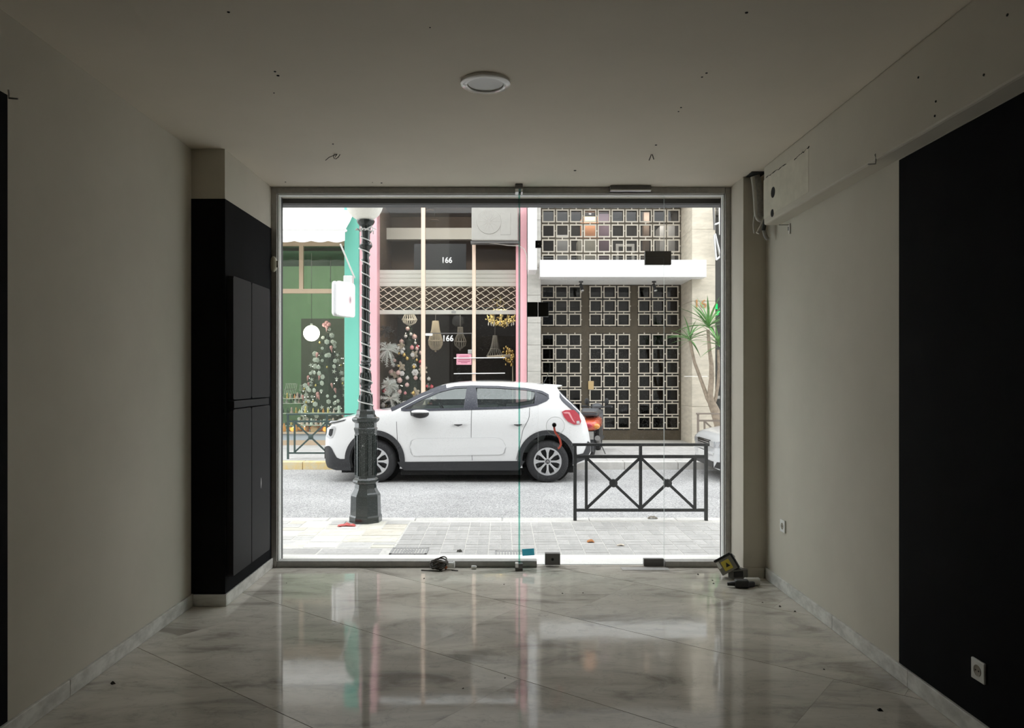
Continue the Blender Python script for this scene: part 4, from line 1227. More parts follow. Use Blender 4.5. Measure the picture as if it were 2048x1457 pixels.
# dark shop front right of the pier
ds = T('window_5', 'dark shop front at the right edge behind the stone pier', 'window', (5.4, 15.8, 0), kind=S)
MB().box((4.39, 15.95, .03), (6.6, 16.05, 4.9)).build('backing', M['dbrown'], ds)
MB().box((4.39, 15.7, 1.0), (6.6, 15.72, 1.06)).build('rail', M['alu'], ds)
MB().box((4.41, 15.78, .03), (6.6, 15.79, 4.9)).build('pane', M['shopglass'], ds)
MB().box((4.39, 15.7, .03), (4.43, 15.78, 4.9)).build('jamb', M['travertine_grey'], ds)
ar = T('folding_awning', 'folded metal awning arm at the right edge above the plant', 'awning', at(1433, 520, 15.3))
MB().box((4.42, 15.3, zs_(414, 15.3)), (6.4, 15.56, zs_(408, 15.3))).build('cassette', M['alu'], ar)
for pts in (((1427, 415), (1429, 460)), ((1428, 450), (1439, 446)), ((1428, 470), (1432, 520)), ((1430, 468), (1441, 515)), ((1432, 520), (1441, 513)), ((1439, 415), (1440, 470))):
    MB().tube([at(px, py, 15.3) for px, py in pts], .022, 8).build('bar', M['alu_light'] if pts[0][0] != 1427 else M['steel'], ar)
gn = T('neon_sign', 'small green neon sign in the dark shop at the right edge', 'sign', at(1436, 632, 15.6))
M['neon'] = emit_mat('green_neon', (0.02, 0.9, 0.18), 0.45)
for pts in (((1432, 608), (1432, 618)), ((1434, 608), (1434, 619)), ((1432, 626), (1440, 623)), ((1433, 630), (1437, 628))):
    MB().tube([at(px, py, 15.6) for px, py in pts], .012, 6).build('tube', M['neon'], gn)
MB().box((xs_(1430, 15.64), 15.63, zs_(634, 15.64)), (xs_(1446, 15.64), 15.66, zs_(602, 15.64))).build('backing', M['black_pl'], gn)
# ================================================================== STREET FURNITURE
M['lampgreen'] = mat('dark_green_enamel', (0.013, 0.024, 0.0225), 0.22, var=(20, .35), coat=.5, bump=(60, .05))
LY = 7.66
ls = F / LY
lx = xs_(731.5, LY)
def lz(py): return EYE + (VY - py) / ls
lp = T('street_lamp', 'dark green cast iron street lamp with white globe on the near pavement', 'street lamp', (lx, LY, WALK))
def lprof(tab): return [(h / ls, lz(py)) for py, h in tab]
c8 = 1 / math.cos(R(22.5))
ph8 = R(22.5 - 6)
oct1 = [(h * c8 * .97, py) for py, h in ((1047, 31), (1032, 30.8), (1029, 29), (991, 28), (987, 26.5), (984, 24.5), (976, 20.5), (968, 19.5))]
MB().lathe([(h / ls, lz(py)) for h, py in oct1], (lx, LY, 0), 8, phase=ph8).build('plinth', M['lampgreen'], lp)
oct2 = [(h * c8 * .97, py) for py, h in ((968, 20), (966, 23), (963, 24.5), (959, 24), (956, 21), (955, 20.3), (866, 20.3), (864, 20.8), (857, 22.5), (855, 20.8), (846, 20.5), (843, 24.5), (839, 26.3), (836, 25.5), (834, 20.5), (831, 19), (829, 17.8), (822, 17.2), (819, 15))]
MB().lathe([(h / ls, lz(py)) for h, py in oct2], (lx, LY, 0), 8, phase=ph8).build('pedestal', M['lampgreen'], lp)
r_in = 20.3 * .97 / ls
for k in range(8):
    a = ph8 + R(22.5) + k * R(45)
    nv = Vector((math.cos(a), math.sin(a), 0)); tv = Vector((-nv.y, nv.x, 0))
    hw_ = r_in * math.tan(R(22.5)) - .012
    Mx = Matrix((tv, nv, Vector((0, 0, 1)))).transposed()
    cz = (lz(950) + lz(870)) / 2; hz = (lz(870) - lz(950)) / 2
    cpt = Vector((lx, LY, cz)) + nv * (r_in + .002)
    mb = MB()
    for (u, w, su, sw_) in ((-hw_, 0, .008, hz * 2), (hw_, 0, .008, hz * 2), (0, hz, hw_ * 2, .010), (0, -hz, hw_ * 2, .010)):
        mb.obox(cpt + tv * u + Vector((0, 0, w)), (su, .010, sw_), Mx)
    mb.build('panel_frame', M['lampgreen'], lp)
    if k == 5:
        MB().obox(cpt - Vector((0, 0, .02)), (hw_ * 1.7, .006, hz * 1.75), Mx).build('access_door', M['lampgreen'], lp, bevel=.001)
        q = cpt + Vector((0, 0, .10)) + nv * .006
        MB().sphere(q, .007, 10, 6).build('door_lock', M['alu'], lp, smooth=180)
rnd1 = ((820, 15), (815, 14.6), (803, 13.6), (792, 12), (787, 10.4), (785, 11), (782, 10.6), (779, 8.6), (776, 10.3), (772, 9.8), (769, 11.6), (762, 11.8), (752, 9.6), (742, 8), (736, 8.4), (733, 10.6), (729, 10.6), (727, 8.8), (724, 10.6), (721, 8.6), (712, 8.6))
MB().lathe(lprof(rnd1), (lx, LY, 0), 28).build('baluster', M['lampgreen'], lp, smooth=30)
for k in range(8):
    a = R(45) * k + .2
    for py0, py1, r0, wd in ((812, 790, 13.6, .020), (766, 745, 11.0, .016)):
        z0, z1 = lz(py0), lz(py1)
        dv = Vector((math.cos(a), math.sin(a), 0))
        MB().sphere(Vector((lx, LY, (z0 + z1) / 2)) + dv * (r0 / ls - .006), 1.0, 8, 6, (.009, wd, (z1 - z0) / 2), Matrix.Rotation(a, 3, 'Z')).build('leaf_ornament', M['lampgreen'], lp, smooth=180)
rnd2 = ((713, 8.4), (700, 7.6), (692, 7.9), (689, 8.7), (686, 7.7), (640, 7.2), (600, 7.0), (527, 6.6), (524, 7.6), (520, 7.6), (517, 6.6), (506, 6.6), (499, 8.6), (495, 12), (492, 13.2), (490, 12.6), (488, 9), (480, 8.2), (468, 8.6), (461, 9.6), (456, 10), (452, 12.5), (447, 16.5), (443, 18), (441, 17.5))
MB().lathe(lprof(rnd2), (lx, LY, 0), 24).build('shaft', M['lampgreen'], lp, smooth=30)
for k in range(10):
    a = 2 * math.pi * k / 10
    MB().tube([(lx + 7.4 / ls * math.cos(a), LY + 7.4 / ls * math.sin(a), lz(684)), (lx + 6.7 / ls * math.cos(a), LY + 6.7 / ls * math.sin(a), lz(530))], .0045, 6).build('shaft_rib', M['lampgreen'], lp)
gl = MB().sphere((lx - .012, LY, lz(406)), 37 / ls, 36, 24)
gl.build('globe', thin_mat('opal_globe', (0.95, 0.94, 0.90), .35), lp, smooth=180)
# rope light wound round the post
def prad(py):
    tab = sorted([(p, h) for p, h in rnd1 + rnd2])
    return lerp_tab(tab, py) / ls
pts = []
turns = 15
for i in range(turns * 20 + 1):
    t = i / (turns * 20)
    py = 812 - t * (812 - 462)
    a = -2 * math.pi * turns * t
    r_ = max(prad(py - 2), prad(py + 2), 6.5 / ls) + .008
    pts.append((lx + r_ * math.cos(a), LY + r_ * math.sin(a), lz(py)))
M['rope'] = mat('rope_light_pvc', (0.80, 0.80, 0.78), .35)
rp_ = T('rope_light', 'white rope light wound round the street lamp post', 'rope light', (lx, LY, lz(812)))
MB().tube(pts, .0065, 6).build('rope', M['rope'], rp_, smooth=180)
q = random.Random(5)
for k in range(9):
    a = q.uniform(0, 6.28); b = a + q.uniform(.6, 1.8)
    r_ = 9.5 / ls + .012
    P = [(lx + r_ * math.cos(a), LY + r_ * math.sin(a), lz(463)), (lx + (r_ + .02) * math.cos((a + b) / 2), LY + (r_ + .02) * math.sin((a + b) / 2), lz(458 + q.uniform(-2, 3))),
         (lx + (r_ + .045) * math.cos(b), LY + (r_ + .045) * math.sin(b), lz(q.uniform(452, 466)))]
    MB().tube(P, .006, 6).build('loose_end', M['rope'], rp_, smooth=180)

# railings
def railing(m, label, loc, hubm=None):
    t = T('street_railing', label, 'railing', loc)
    def B(name, p0, p1, w, dd): MB().bar(p0, p1, w, dd).build(name, m, t, local=True)
    W = 1.345; Hh = .79
    for x in (0, W): B('post', (x, 0, 0), (x, 0, Hh - .02), .032, .032)
    B('top_rail', (-.03, 0, Hh - .012), (W + .03, 0, Hh - .012), .026, .05)
    B('upper_rail', (.016, 0, .655), (W - .016, 0, .655), .032, .03)
    B('lower_rail', (.016, 0, .105), (W - .016, 0, .105), .028, .03)
    for x in (.115, W - .115): B('upright', (x, 0, .105), (x, 0, .655), .028, .026)
    B('upright', (W / 2, 0, .105), (W / 2, 0, Hh - .02), .030, .028)
    for a, b in ((.115, W / 2), (W / 2, W - .115)):
        B('diagonal', (a, .002, .12), (b, .002, .645), .028, .014)
        B('diagonal', (a, -.002, .645), (b, -.002, .12), .028, .014)
        MB().lathe([(.0005, -.022), (.030, -.022), (.042, -.014), (.042, .014), (.030, .022), (.0005, .022)], ((a + b) / 2, 0, .3825), 20, 'y').build('hub', hubm or m, t, local=True, smooth=40)
    return t
M['railgrey'] = mat('railing_paint', (0.040, 0.043, 0.045), .5, var=(40, .3))
M['railgreen'] = mat('railing_green', (0.045, 0.075, 0.072), .5)
M['railbrown'] = mat('railing_brown', (0.26, 0.215, 0.18), .7)
railing(M['railgrey'], 'dark grey street railing with two crossed panels on the near pavement', (xs_(1150, 7.70), 7.70, WALK))
railing(M['railgreen'], 'green street railing on the far pavement left of the white hatchback', (xs_(576, 13.0), 13.0, FWALK))
railing(M['railbrown'], 'brownish street railing on the far pavement behind the silver car', (xs_(1396, 13.2), 13.2, FWALK))

# spiky dracaena
pt = T('dracaena', 'spiky dracaena with three leafy heads on bare forked trunks at the right edge', 'plant', (xs_(1446, 14.2), 14.2, FWALK))
M['bark'] = mat('pale_bark', (0.36, 0.29, 0.22), .9, var=(14, .35), bump=(50, .4))
M['leafg'] = mat('dracaena_leaf', (0.17, 0.36, 0.12), .45, var=(6, .35), rnd=.3)
PY = 14.2
def stem(pts, r): MB().tube([at(px, py, PY + dy) for px, py, dy in pts], r, 10).build('trunk', M['bark'], pt, smooth=60)
stem([(1447, 905, 0), (1444, 875, 0), (1437, 845, 0), (1430, 822, 0), (1424, 808, 0)], [.11, .10, .095, .09, .075])
stem([(1424, 812, 0), (1415, 797, .02), (1409, 780, .05), (1400, 755, .1), (1389, 725, .12), (1384, 703, .12), (1380.5, 682, .12)], [.05, .04, .035, .032, .03, .03, .03])
stem([(1424, 812, 0), (1420, 790, 0), (1423, 760, -.02), (1423, 730, -.05), (1419, 700, -.06), (1416, 660, -.06)], [.07, .055, .05, .042, .036, .03])
stem([(1426, 812, 0), (1432, 795, 0), (1436, 770, -.05), (1438, 735, -.06), (1436, 700, -.06)], [.04, .032, .030, .028, .026])
def blade(n=7, w=.032):
    vs_ = []; fs = []
    for i in range(n + 1):
        t = i / n
        ww = w * (.45 + 1.3 * t - 1.75 * t * t) if t < 1 else 0
        ww = max(ww, 0.0008)
        z = -.28 * t * t
        vs_ += [(t, -ww, z + ww * .35), (t, 0, z), (t, ww, z + ww * .35), (t, 0, z - .004)]
    for i in range(n):
        a = i * 4; b = a + 4
        fs += [(a, b, b + 1, a + 1), (a + 1, b + 1, b + 2, a + 2), (a + 2, b + 2, b + 3, a + 3), (a + 3, b + 3, b, a)]
    return MB().add(vs_, fs).mesh('leaf', M['leafg'], 60, fix=False)
lf = blade(w=.055)
q = random.Random(8)
for (px, py, dy, nl, ln) in ((1380, 680, .12, 30, .42), (1417, 655, -.06, 36, .55), (1437, 690, -.06, 28, .45)):
    c = at(px, py, PY + dy)
    for i in range(nl):
        az = i * 2.399 + q.uniform(-.2, .2); el = R(q.uniform(8, 80)) if i > 4 else R(q.uniform(-25, 10))
        dv = Vector((math.cos(az) * math.cos(el), math.sin(az) * math.cos(el), math.sin(el)))
        inst(lf, 'leaf', c + dv * .02 + Vector((0, 0, q.uniform(-.04, .06))), pt, (q.uniform(-.3, .3), -el, az), (ln * q.uniform(.75, 1.15),) * 3)

# ================================================================== CARS
class Car:
    def __init__(s, zt, zb, W, g, L, crown):
        s.zt, s.zb, s.W, s.g, s.L, s.crown = zt, zb, W, g, L, crown
    def top(s, x): return smooth_tab(s.zt, x)
    def bot(s, x): return lerp_tab(s.zb, x)
    def side(s, x, z): return smooth_tab(s.W, x) * smooth_tab(s.g, z)
    def section(s, x, inset=0.0, zfloor=None, ztop_in=0.0, nz=16, nt=9):
        zt = s.top(x) - ztop_in; zb = s.bot(x) if zfloor is None else zfloor
        c = lerp_tab(s.crown, x); zs2 = max(zt - c, zb + .03)
        pts = []
        for i in range(nz + 1):
            z = zb + (zs2 - zb) * i / nz
            pts.append((max(.05, s.side(x, z) - inset), z))
        ws = pts[-1][0]
        for i in range(1, nt + 1):
            t = math.pi / 2 * i / nt
            pts.append((ws * max(0, math.cos(t)) ** (2 / 2.7), zs2 + (zt - zs2) * math.sin(t) ** (2 / 2.7)))
        return pts
    def loft(s, xs, **kw):
        mb = MB(); rows = []
        for x in xs:
            h = s.section(x, **kw)
            ring = [(x, -y, z) for y, z in h[:-1]] + [(x, 0, h[-1][1])] + [(x, y, z) for y, z in reversed(h[:-1])]
            rows.append(ring)
        n = len(rows[0])
        vs_ = [p for r_ in rows for p in r_]; fs = []
        for i in range(len(rows) - 1):
            for k in range(n):
                l = (k + 1) % n
                fs.append((i * n + k, (i + 1) * n + k, (i + 1) * n + l, i * n + l))
        fs.append(tuple(range(n))); fs.append(tuple(reversed([(len(rows) - 1) * n + k for k in range(n)])))
        return mb.add(vs_, fs)
    def patch(s, poly, d0=.004, depth=.012, sgn=-1, nc=24, nr=6):
        """panel following the body side inside a polygon in (x, z); monotone in x"""
        xa = min(p[0] for p in poly); xb = max(p[0] for p in poly)
        cols = []
        for i in range(nc + 1):
            x = xa + (xb - xa) * min(max(i / nc, .0005), .9995)
            zz = []
            for k in range(len(poly)):
                (x0, z0), (x1, z1) = poly[k - 1], poly[k]
                if (x0 - x) * (x1 - x) <= 0 and x0 != x1: zz.append(z0 + (z1 - z0) * (x - x0) / (x1 - x0))
            cols.append((x, min(zz), max(zz)))
        vs_ = []; fs = []
        for layer in (d0, d0 - depth):
            for x, za, zb in cols:
                for j in range(nr + 1):
                    z = za + (zb - za) * j / nr
                    vs_.append((x, sgn * (s.side(x, z) + layer), z))
        n1 = (nc + 1) * (nr + 1); w = nr + 1
        for i in range(nc):
            for j in range(nr):
                a = i * w + j
                fs.append((a, a + w, a + w + 1, a + 1)); fs.append((n1 + a, n1 + a + 1, n1 + a + w + 1, n1 + a + w))
            a = i * w; fs.append((a, n1 + a, n1 + a + w, a + w)); a = i * w + nr; fs.append((a, a + w, n1 + a + w, n1 + a))
        for j in range(nr):
            fs.append((j, j + 1, n1 + j + 1, n1 + j)); a = nc * w + j; fs.append((a, n1 + a, n1 + a + 1, a + 1))
        return MB().add(vs_, fs)
    def band(s, line, wfun, d0=.006, depth=.014, sgn=-1):
        """raised strip along a polyline in (x, z) with given half width"""
        vs_ = []; fs = []
        n = len(line)
        for i, (x, z) in enumerate(line):
            a = line[max(0, i - 1)]; b = line[min(n - 1, i + 1)]
            tx, tz = b[0] - a[0], b[1] - a[1]; l = math.hypot(tx, tz); nx, nz = -tz / l, tx / l
            w = wfun(i / (n - 1)) if callable(wfun) else wfun
            for layer in (d0, d0 - depth):
                for sg_ in (-1, 1):
                    X, Z = x + nx * w * sg_, z + nz * w * sg_
                    vs_.append((X, sgn * (s.side(X, Z) + layer), Z))
        for i in range(n - 1):
            a = i * 4; b = a + 4
            fs += [(a, a + 1, b + 1, b), (a + 1, a + 3, b + 3, b + 1), (a + 3, a + 2, b + 2, b + 3), (a + 2, a, b, b + 2)]
        fs += [(0, 2, 3, 1), tuple((n - 1) * 4 + k for k in (0, 1, 3, 2))]
        return MB().add(vs_, fs)
    def glass(s, poly, sgn, nc=20, nr=6, d=-.006):
        return s.patch(poly, d, .004, sgn, nc, nr)

def resample(pts, n):
    L_ = [0]
    for a, b in zip(pts, pts[1:]): L_.append(L_[-1] + math.hypot(b[0] - a[0], b[1] - a[1]))
    out = []
    for i in range(n + 1):
        t = L_[-1] * i / n
        for k in range(len(pts) - 1):
            if t <= L_[k + 1] + 1e-9:
                u = (t - L_[k]) / max(1e-9, L_[k + 1] - L_[k]); out.append((pts[k][0] + (pts[k + 1][0] - pts[k][0]) * u, pts[k][1] + (pts[k + 1][1] - pts[k][1]) * u)); break
    return out

M['carwhite'] = mat('white_car_paint', (0.82, 0.82, 0.825), .35, coat=1.0)
M['carblack'] = mat('black_cladding', (0.030, 0.031, 0.034), .55, bump=(200, .1))
M['cartrim'] = mat('dark_window_trim', (0.065, 0.068, 0.085), .25)
M['bumpshade'] = mat('bump_shade', (0.55, 0.55, 0.555), .5)
M['cargap'] = mat('panel_gap', (0.10, 0.10, 0.105), .8)
M['carglass'] = glass_mat('car_glass', (0.74, 0.80, 0.78), 0.10, 0.5)
M['seat'] = mat('seat_cloth', (0.16, 0.17, 0.17), .9)
M['alloy'] = mat('silver_alloy', (0.60, 0.60, 0.61), .32, .55)
M['redlens'] = mat('red_lens', (0.46, 0.02, 0.045), .15, coat=1.0)
M['clearlens'] = mat('clear_lens', (0.55, 0.56, 0.58), .08, .3, coat=1.0)
M['chrome'] = mat('chrome', (0.75, 0.75, 0.76), .1, 1.0)

def wheel(par, c, r=.31, rim=.205, spokes=8, sgn=-1, chev=True):
    """tyre with rim, spokes and hub cap as sub-parts; c in car coordinates, outer face towards sgn*y"""
    x, y, z = c; w = .095
    yo = y + sgn * w; yi = y - sgn * w
    prof = [(rim - .004, yo + sgn * -.004), (rim + .012, yo + sgn * .002), (rim + .05, yo + sgn * .004), (r - .035, yo + sgn * -.002), (r - .010, yo - sgn * .018), (r, yo - sgn * .045),
            (r, yi + sgn * .045), (r - .010, yi + sgn * .018), (rim, yi)]
    ty = MB().lathe(prof, (x, 0, z), 48, 'y', caps=False).build('tyre', M['rubber'], par, local=True, smooth=40)
    # child coordinates are measured in the car frame
    def sub(mb, name, m, sm=40):
        o = mb.build(name, m, ty, local=True, smooth=sm)
        o.location = o.location - ty.location
        return o
    sub(MB().lathe([(rim + .002, yo - sgn * .002), (rim - .002, yo + sgn * .003), (rim - .018, yo + sgn * .001), (rim - .026, yo - sgn * .03), (rim - .03, yo - sgn * .10), (rim - .002, yo - sgn * .10)], (x, 0, z), 48, 'y', caps=False), 'rim', M['alloy'])
    sub(MB().lathe([(.0005, yo - sgn * .07), (rim - .028, yo - sgn * .08)], (x, 0, z), 32, 'y', caps=False), 'brake_disc', M['blackmetal'])
    R1 = rim - .016
    for k in range(spokes):
        a = 2 * math.pi * k / spokes + R(90)
        ca, sa = math.cos(a), math.sin(a)
        vs_ = []; fs = []
        for i in range(6):
            t = i / 5; rad = .035 + (R1 - .035) * t
            hwid = (.013 + .003 * t + .034 * max(0, t - .5) ** 2 * 3.2)
            yy_ = yo - sgn * (.010 * (1 - t) + .004)
            for sy, dy in ((-1, 0), (0, sgn * .006), (1, 0)):
                vs_.append((x + ca * rad - sa * hwid * sy, yy_ + dy, z + sa * rad + ca * hwid * sy))
            for sy in (1, -1): vs_.append((x + ca * rad - sa * hwid * sy, yy_ - sgn * .03, z + sa * rad + ca * hwid * sy))
        for i in range(5):
            for k2 in range(5):
                l = (k2 + 1) % 5
                fs.append((i * 5 + k2, i * 5 + l, i * 5 + 5 + l, i * 5 + 5 + k2))
        sub(MB().add(vs_, fs), 'spoke', M['alloy'], 30)
    sub(MB().lathe([(.0005, yo - sgn * .001), (.048, yo - sgn * .004), (.052, yo - sgn * .02)], (x, 0, z), 24, 'y', caps=False), 'hub', M['alloy'])
    hc = sub(MB().lathe([(.0005, yo + sgn * .004), (.030, yo + sgn * .003), (.034, yo - sgn * .004)], (x, 0, z), 24, 'y', caps=False), 'hub_cap', M['black_pl'])
    if chev:
        for dz in (-.009, .009):
            t = MB().prism([(x - .020, z + dz - .012), (x, z + dz + .006), (x + .020, z + dz - .012), (x + .020, z + dz - .005), (x, z + dz + .013), (x - .020, z + dz - .005)], yo + sgn * .004, yo + sgn * .0065)
            sub(t, 'chevron', M['chrome'], None)
    return ty

# ---- white hatchback
CX, CYC = -2.66, 11.86
hb = Car(zt=[(0, .60), (.03, .74), (.08, .84), (.15, .905), (.3, .965), (.6, 1.03), (.95, 1.075), (1.06, 1.10), (1.3, 1.235), (1.75, 1.445), (1.95, 1.480), (2.25, 1.497), (2.6, 1.495), (3.0, 1.478), (3.3, 1.452), (3.47, 1.432), (3.50, 1.38), (3.8, 1.08), (3.88, .98), (3.94, .80), (3.98, .62), (3.99, .56)],
         zb=[(0, .32), (.05, .23), (.3, .20), (3.6, .22), (3.9, .30), (3.99, .42)],
         W=[(0, .60), (.02, .685), (.06, .74), (.14, .79), (.25, .82), (.4, .845), (.7, .865), (1.5, .87), (2.6, .87), (3.3, .865), (3.65, .82), (3.85, .74), (3.95, .66), (3.99, .58)],
         g=[(.2, .955), (.35, .985), (.6, 1.0), (.85, .995), (1.0, .972), (1.08, .948), (1.3, .835), (1.45, .735), (1.5, .69)],
         L=3.99, crown=[(0, .08), (.2, .07), (1.0, .06), (1.3, .05), (1.8, .05), (3.3, .05), (3.6, .05), (3.99, .06)])
car = T('hatchback', 'white five door hatchback parked across the street, facing left', 'car', (CX, CYC, ROAD))
xs_list = sorted(set([0, .01, .03, .06, .1, .15, .2, .27, .35, .45, .55, .68, .8, .95, 1.02, 1.08] + [1.08 + .085 * i for i in range(1, 9)] + [1.85 + .15 * i for i in range(11)] + [3.42, 3.46, 3.475, 3.49, 3.51, 3.56, 3.62, 3.7, 3.78, 3.83, 3.88, 3.92, 3.95, 3.975, 3.99]))
body = hb.loft(xs_list).build('body', M['carwhite'], car, local=True, smooth=40)
def tmp(mb):
    o = mb.build('cutter', None)
    o.location = o.location + Vector((0, 0, 0))
    return o
WF, WR, WZ = .783, 3.323, .31
SIDEWIN = [(1.17, 1.075), (1.22, 1.065), (2.2, 1.085), (2.9, 1.105), (3.16, 1.15), (3.335, 1.225), (3.335, 1.285), (3.24, 1.335), (3.0, 1.375), (2.6, 1.405), (2.2, 1.412), (1.95, 1.40), (1.72, 1.345), (1.45, 1.225)]
cut = []
cut.append(tmp(hb.loft([1.16 + .07 * i for i in range(35)], inset=.045, zfloor=.40, ztop_in=.045)))
cut.append(tmp(MB().prism(SIDEWIN, -1.2, 1.2)))
for wx in (WF, WR):
    for s in (-1, 1):
        cut.append(tmp(MB().cyl((wx, s * .58, WZ + .02), (wx, s * 1.1, WZ + .02), .385, n=40)))
# windscreen and rear window openings
def screen(xa, xb, f, dn, up):
    vs_ = []; fs = []; n = 8; m = 8
    for lay in (dn, up):
        for i in range(n + 1):
            x = xa + (xb - xa) * i / n
            zt = hb.top(x); w = hb.side(x, zt - .06) * f
            for j in range(m + 1):
                vs_.append((x + lay * (-.55 if xa < 2 else .7), -w + 2 * w * j / m, zt + lay * .8))
    w_ = m + 1; n1 = (n + 1) * w_
    for i in range(n):
        for j in range(m):
            a = i * w_ + j
            fs += [(a, a + 1, a + w_ + 1, a + w_), (n1 + a, n1 + a + w_, n1 + a + w_ + 1, n1 + a + 1)]
        a = i * w_; fs.append((a, a + w_, n1 + a + w_, n1 + a)); a = i * w_ + m; fs.append((a, n1 + a, n1 + a + w_, a + w_))
    for j in range(m):
        fs.append((j, n1 + j, n1 + j + 1, j + 1)); a = n * w_ + j; fs.append((a, a + 1, n1 + a + 1, n1 + a))
    return MB().add(vs_, fs)
cut.append(tmp(screen(1.14, 1.72, .84, -.14, .1)))
cut.append(tmp(screen(3.53, 3.76, .80, -.2, .1)))
bl = body.location.copy(); body.parent = None; body.location = bl
bool_diff(body, cut)
body.parent = car; body.location = bl
finish(body.data, 40)
def cp(mb, name, m, sm=40, par=car):
    return mb.build(name, m, par, local=True, smooth=sm)
cp(screen(1.12, 1.735, .87, -.012, -.004), 'windscreen', M['carglass'])
cp(screen(3.52, 3.77, .83, -.012, -.004), 'rear_window', M['carglass'])
def hatch_band(xa, xb, drop):
    """dark glass border of the tailgate, wrapping round both upper corners"""
    mb = MB()
    for s in (-1, 1):
        def fn(u, v):
            x = xa + (xb - xa) * u
            sec = hb.section(x, nz=60)
            zt = hb.top(x)
            pts = [p for p in sec if p[1] > zt - drop]
            pts = resample(pts, 12)
            k = pts[min(12, int(round(v * 7)))]
            return (x + .003, s * (k[0] + .004), k[1] + .003)
        mb.grid(fn, 10, 7)
    return mb
cp(hatch_band(3.505, 3.80, .14), 'tailgate_glass_edge', M['cartrim'])
for s in (-1, 1):
    cp(hb.glass([(1.20, 1.075), (2.11, 1.085), (2.16, 1.40), (1.95, 1.395), (1.72, 1.34), (1.45, 1.22)], s), 'door_window', M['carglass'])
    cp(hb.glass([(2.28, 1.09), (2.9, 1.108), (3.13, 1.15), (3.15, 1.35), (2.9, 1.385), (2.6, 1.40), (2.28, 1.41)], s), 'door_window', M['carglass'])
    cp(hb.glass([(3.16, 1.155), (3.325, 1.225), (3.325, 1.285), (3.24, 1.33), (3.16, 1.35)], s, 8), 'quarter_window', M['cartrim'])
    cp(hb.patch([(2.085, 1.078), (2.30, 1.085), (2.27, 1.415), (2.13, 1.412)], .003, .02, s, 10), 'centre_pillar', M['cartrim'])
    cp(hb.patch([(3.13, 1.14), (3.175, 1.15), (3.175, 1.36), (3.145, 1.36)], .003, .02, s, 6), 'window_divider', M['cartrim'])
    ring = resample(SIDEWIN + [SIDEWIN[0]], 90)
    cp(hb.band(ring, .017, .004, .03, s), 'window_trim', M['cartrim'])
    # black windscreen pillar
    apl = resample([(1.02, 1.075), (1.20, 1.155), (1.45, 1.285), (1.72, 1.392), (1.82, 1.415)], 24)
    cp(hb.band(apl, .026, .003, .03, s), 'windscreen_pillar', M['cartrim'])
    cp(hb.patch([(1.17, 1.075), (1.30, 1.07), (1.36, 1.17), (1.30, 1.16)], .001, .02, s, 6), 'mirror_sail', M['black_pl'])
    # cladding
    for wx in (WF, WR):
        arc = [(wx + .408 * math.cos(R(a)), WZ + .02 + .408 * math.sin(R(a))) for a in range(-14, 196, 6)]
        if wx == WR: arc = [p for p in arc if p[1] > .24]
        arc = [p for p in arc if p[1] > .20]
        cp(hb.band(arc, .036, .014, .06, s), 'wheel_arch_trim', M['carblack'])
        cp(MB().cyl((wx, s * .585, WZ + .02), (wx, s * .60, WZ + .02), .384, n=40), 'wheel_well', M['hole'])
    cp(hb.patch([(1.13, .18), (2.97, .18), (2.985, .32), (1.12, .305)], .012, .04, s, 20, 3), 'sill_trim', M['carblack'])
    cp(hb.patch([(.002, .33), (.06, .21), (.20, .175), (.43, .175), (.425, .35), (.27, .345), (.215, .365), (.175, .43), (.14, .50), (.10, .535), (.05, .53), (.002, .50)], .008, .02, s, 24, 6), 'bumper_trim', M['carblack'])
    cp(hb.patch([(3.70, .26), (3.9, .33), (3.985, .44), (3.985, .56), (3.93, .60), (3.90, .50), (3.86, .42), (3.72, .40)], .008, .02, s, 20, 5), 'bumper_trim', M['carblack'])
    # doors
    cp(hb.band(resample([(1.105, .90), (1.12, .6), (1.15, .34)], 14), .0035, .001, .006, s), 'panel_gap', M['cargap'])
    cp(hb.band(resample([(2.205, 1.075), (2.20, .7), (2.215, .33)], 18), .0035, .001, .006, s), 'panel_gap', M['cargap'])
    cp(hb.band(resample([(3.06, 1.10), (3.05, .95), (2.96, .78), (2.90, .5), (2.86, .34)], 18), .0035, .001, .006, s), 'panel_gap', M['cargap'])
    cp(hb.patch([(1.305, .53), (1.32, .62), (1.40, .648), (2.58, .665), (2.66, .63), (2.71, .53), (2.69, .44), (2.63, .415), (1.36, .395), (1.32, .43)], .010, .02, s, 30, 6), 'door_bump', M['carwhite'])
    cp(hb.band(resample([(1.305, .53), (1.32, .62), (1.40, .648), (2.58, .665), (2.66, .63), (2.71, .53), (2.69, .44), (2.63, .415), (1.36, .395), (1.32, .43), (1.305, .53)], 80), .006, .004, .008, s), 'door_bump_shade', M['bumpshade'])  # grey band, soft shading round the bump put into colour
    for hx in (1.90, 2.775):
        hd = cp(hb.patch([(hx, .875), (hx + .03, .895), (hx + .22, .90), (hx + .235, .88), (hx + .20, .865), (hx + .03, .86)], .028, .012, s, 10, 3), 'door_handle', M['carwhite'])
        cp(hb.patch([(hx + .05, .85), (hx + .11, .828), (hx + .17, .85), (hx + .17, .87), (hx + .05, .865)], .0015, .008, s, 10, 3), 'handle_shade', M['cargap'])  # dark patch on the body, shadow at the handle put into colour
    # lights
    hl = cp(hb.patch([(.048, .67), (.06, .80), (.12, .822), (.20, .826), (.205, .79), (.175, .70), (.15, .655), (.09, .645)], .004, .02, s, 14, 5), 'headlight', M['clearlens'])
    cp(hb.patch([(.085, .70), (.10, .785), (.165, .79), (.15, .70), (.12, .67)], .006, .01, s, 8, 4), 'headlight_lamp', M['blackmetal'])
    cp(hb.patch([(.095, .87), (.12, .905), (.24, .915), (.365, .945), (.34, .915), (.24, .878), (.14, .860)], .004, .012, s, 14, 3), 'running_light', M['clearlens'])
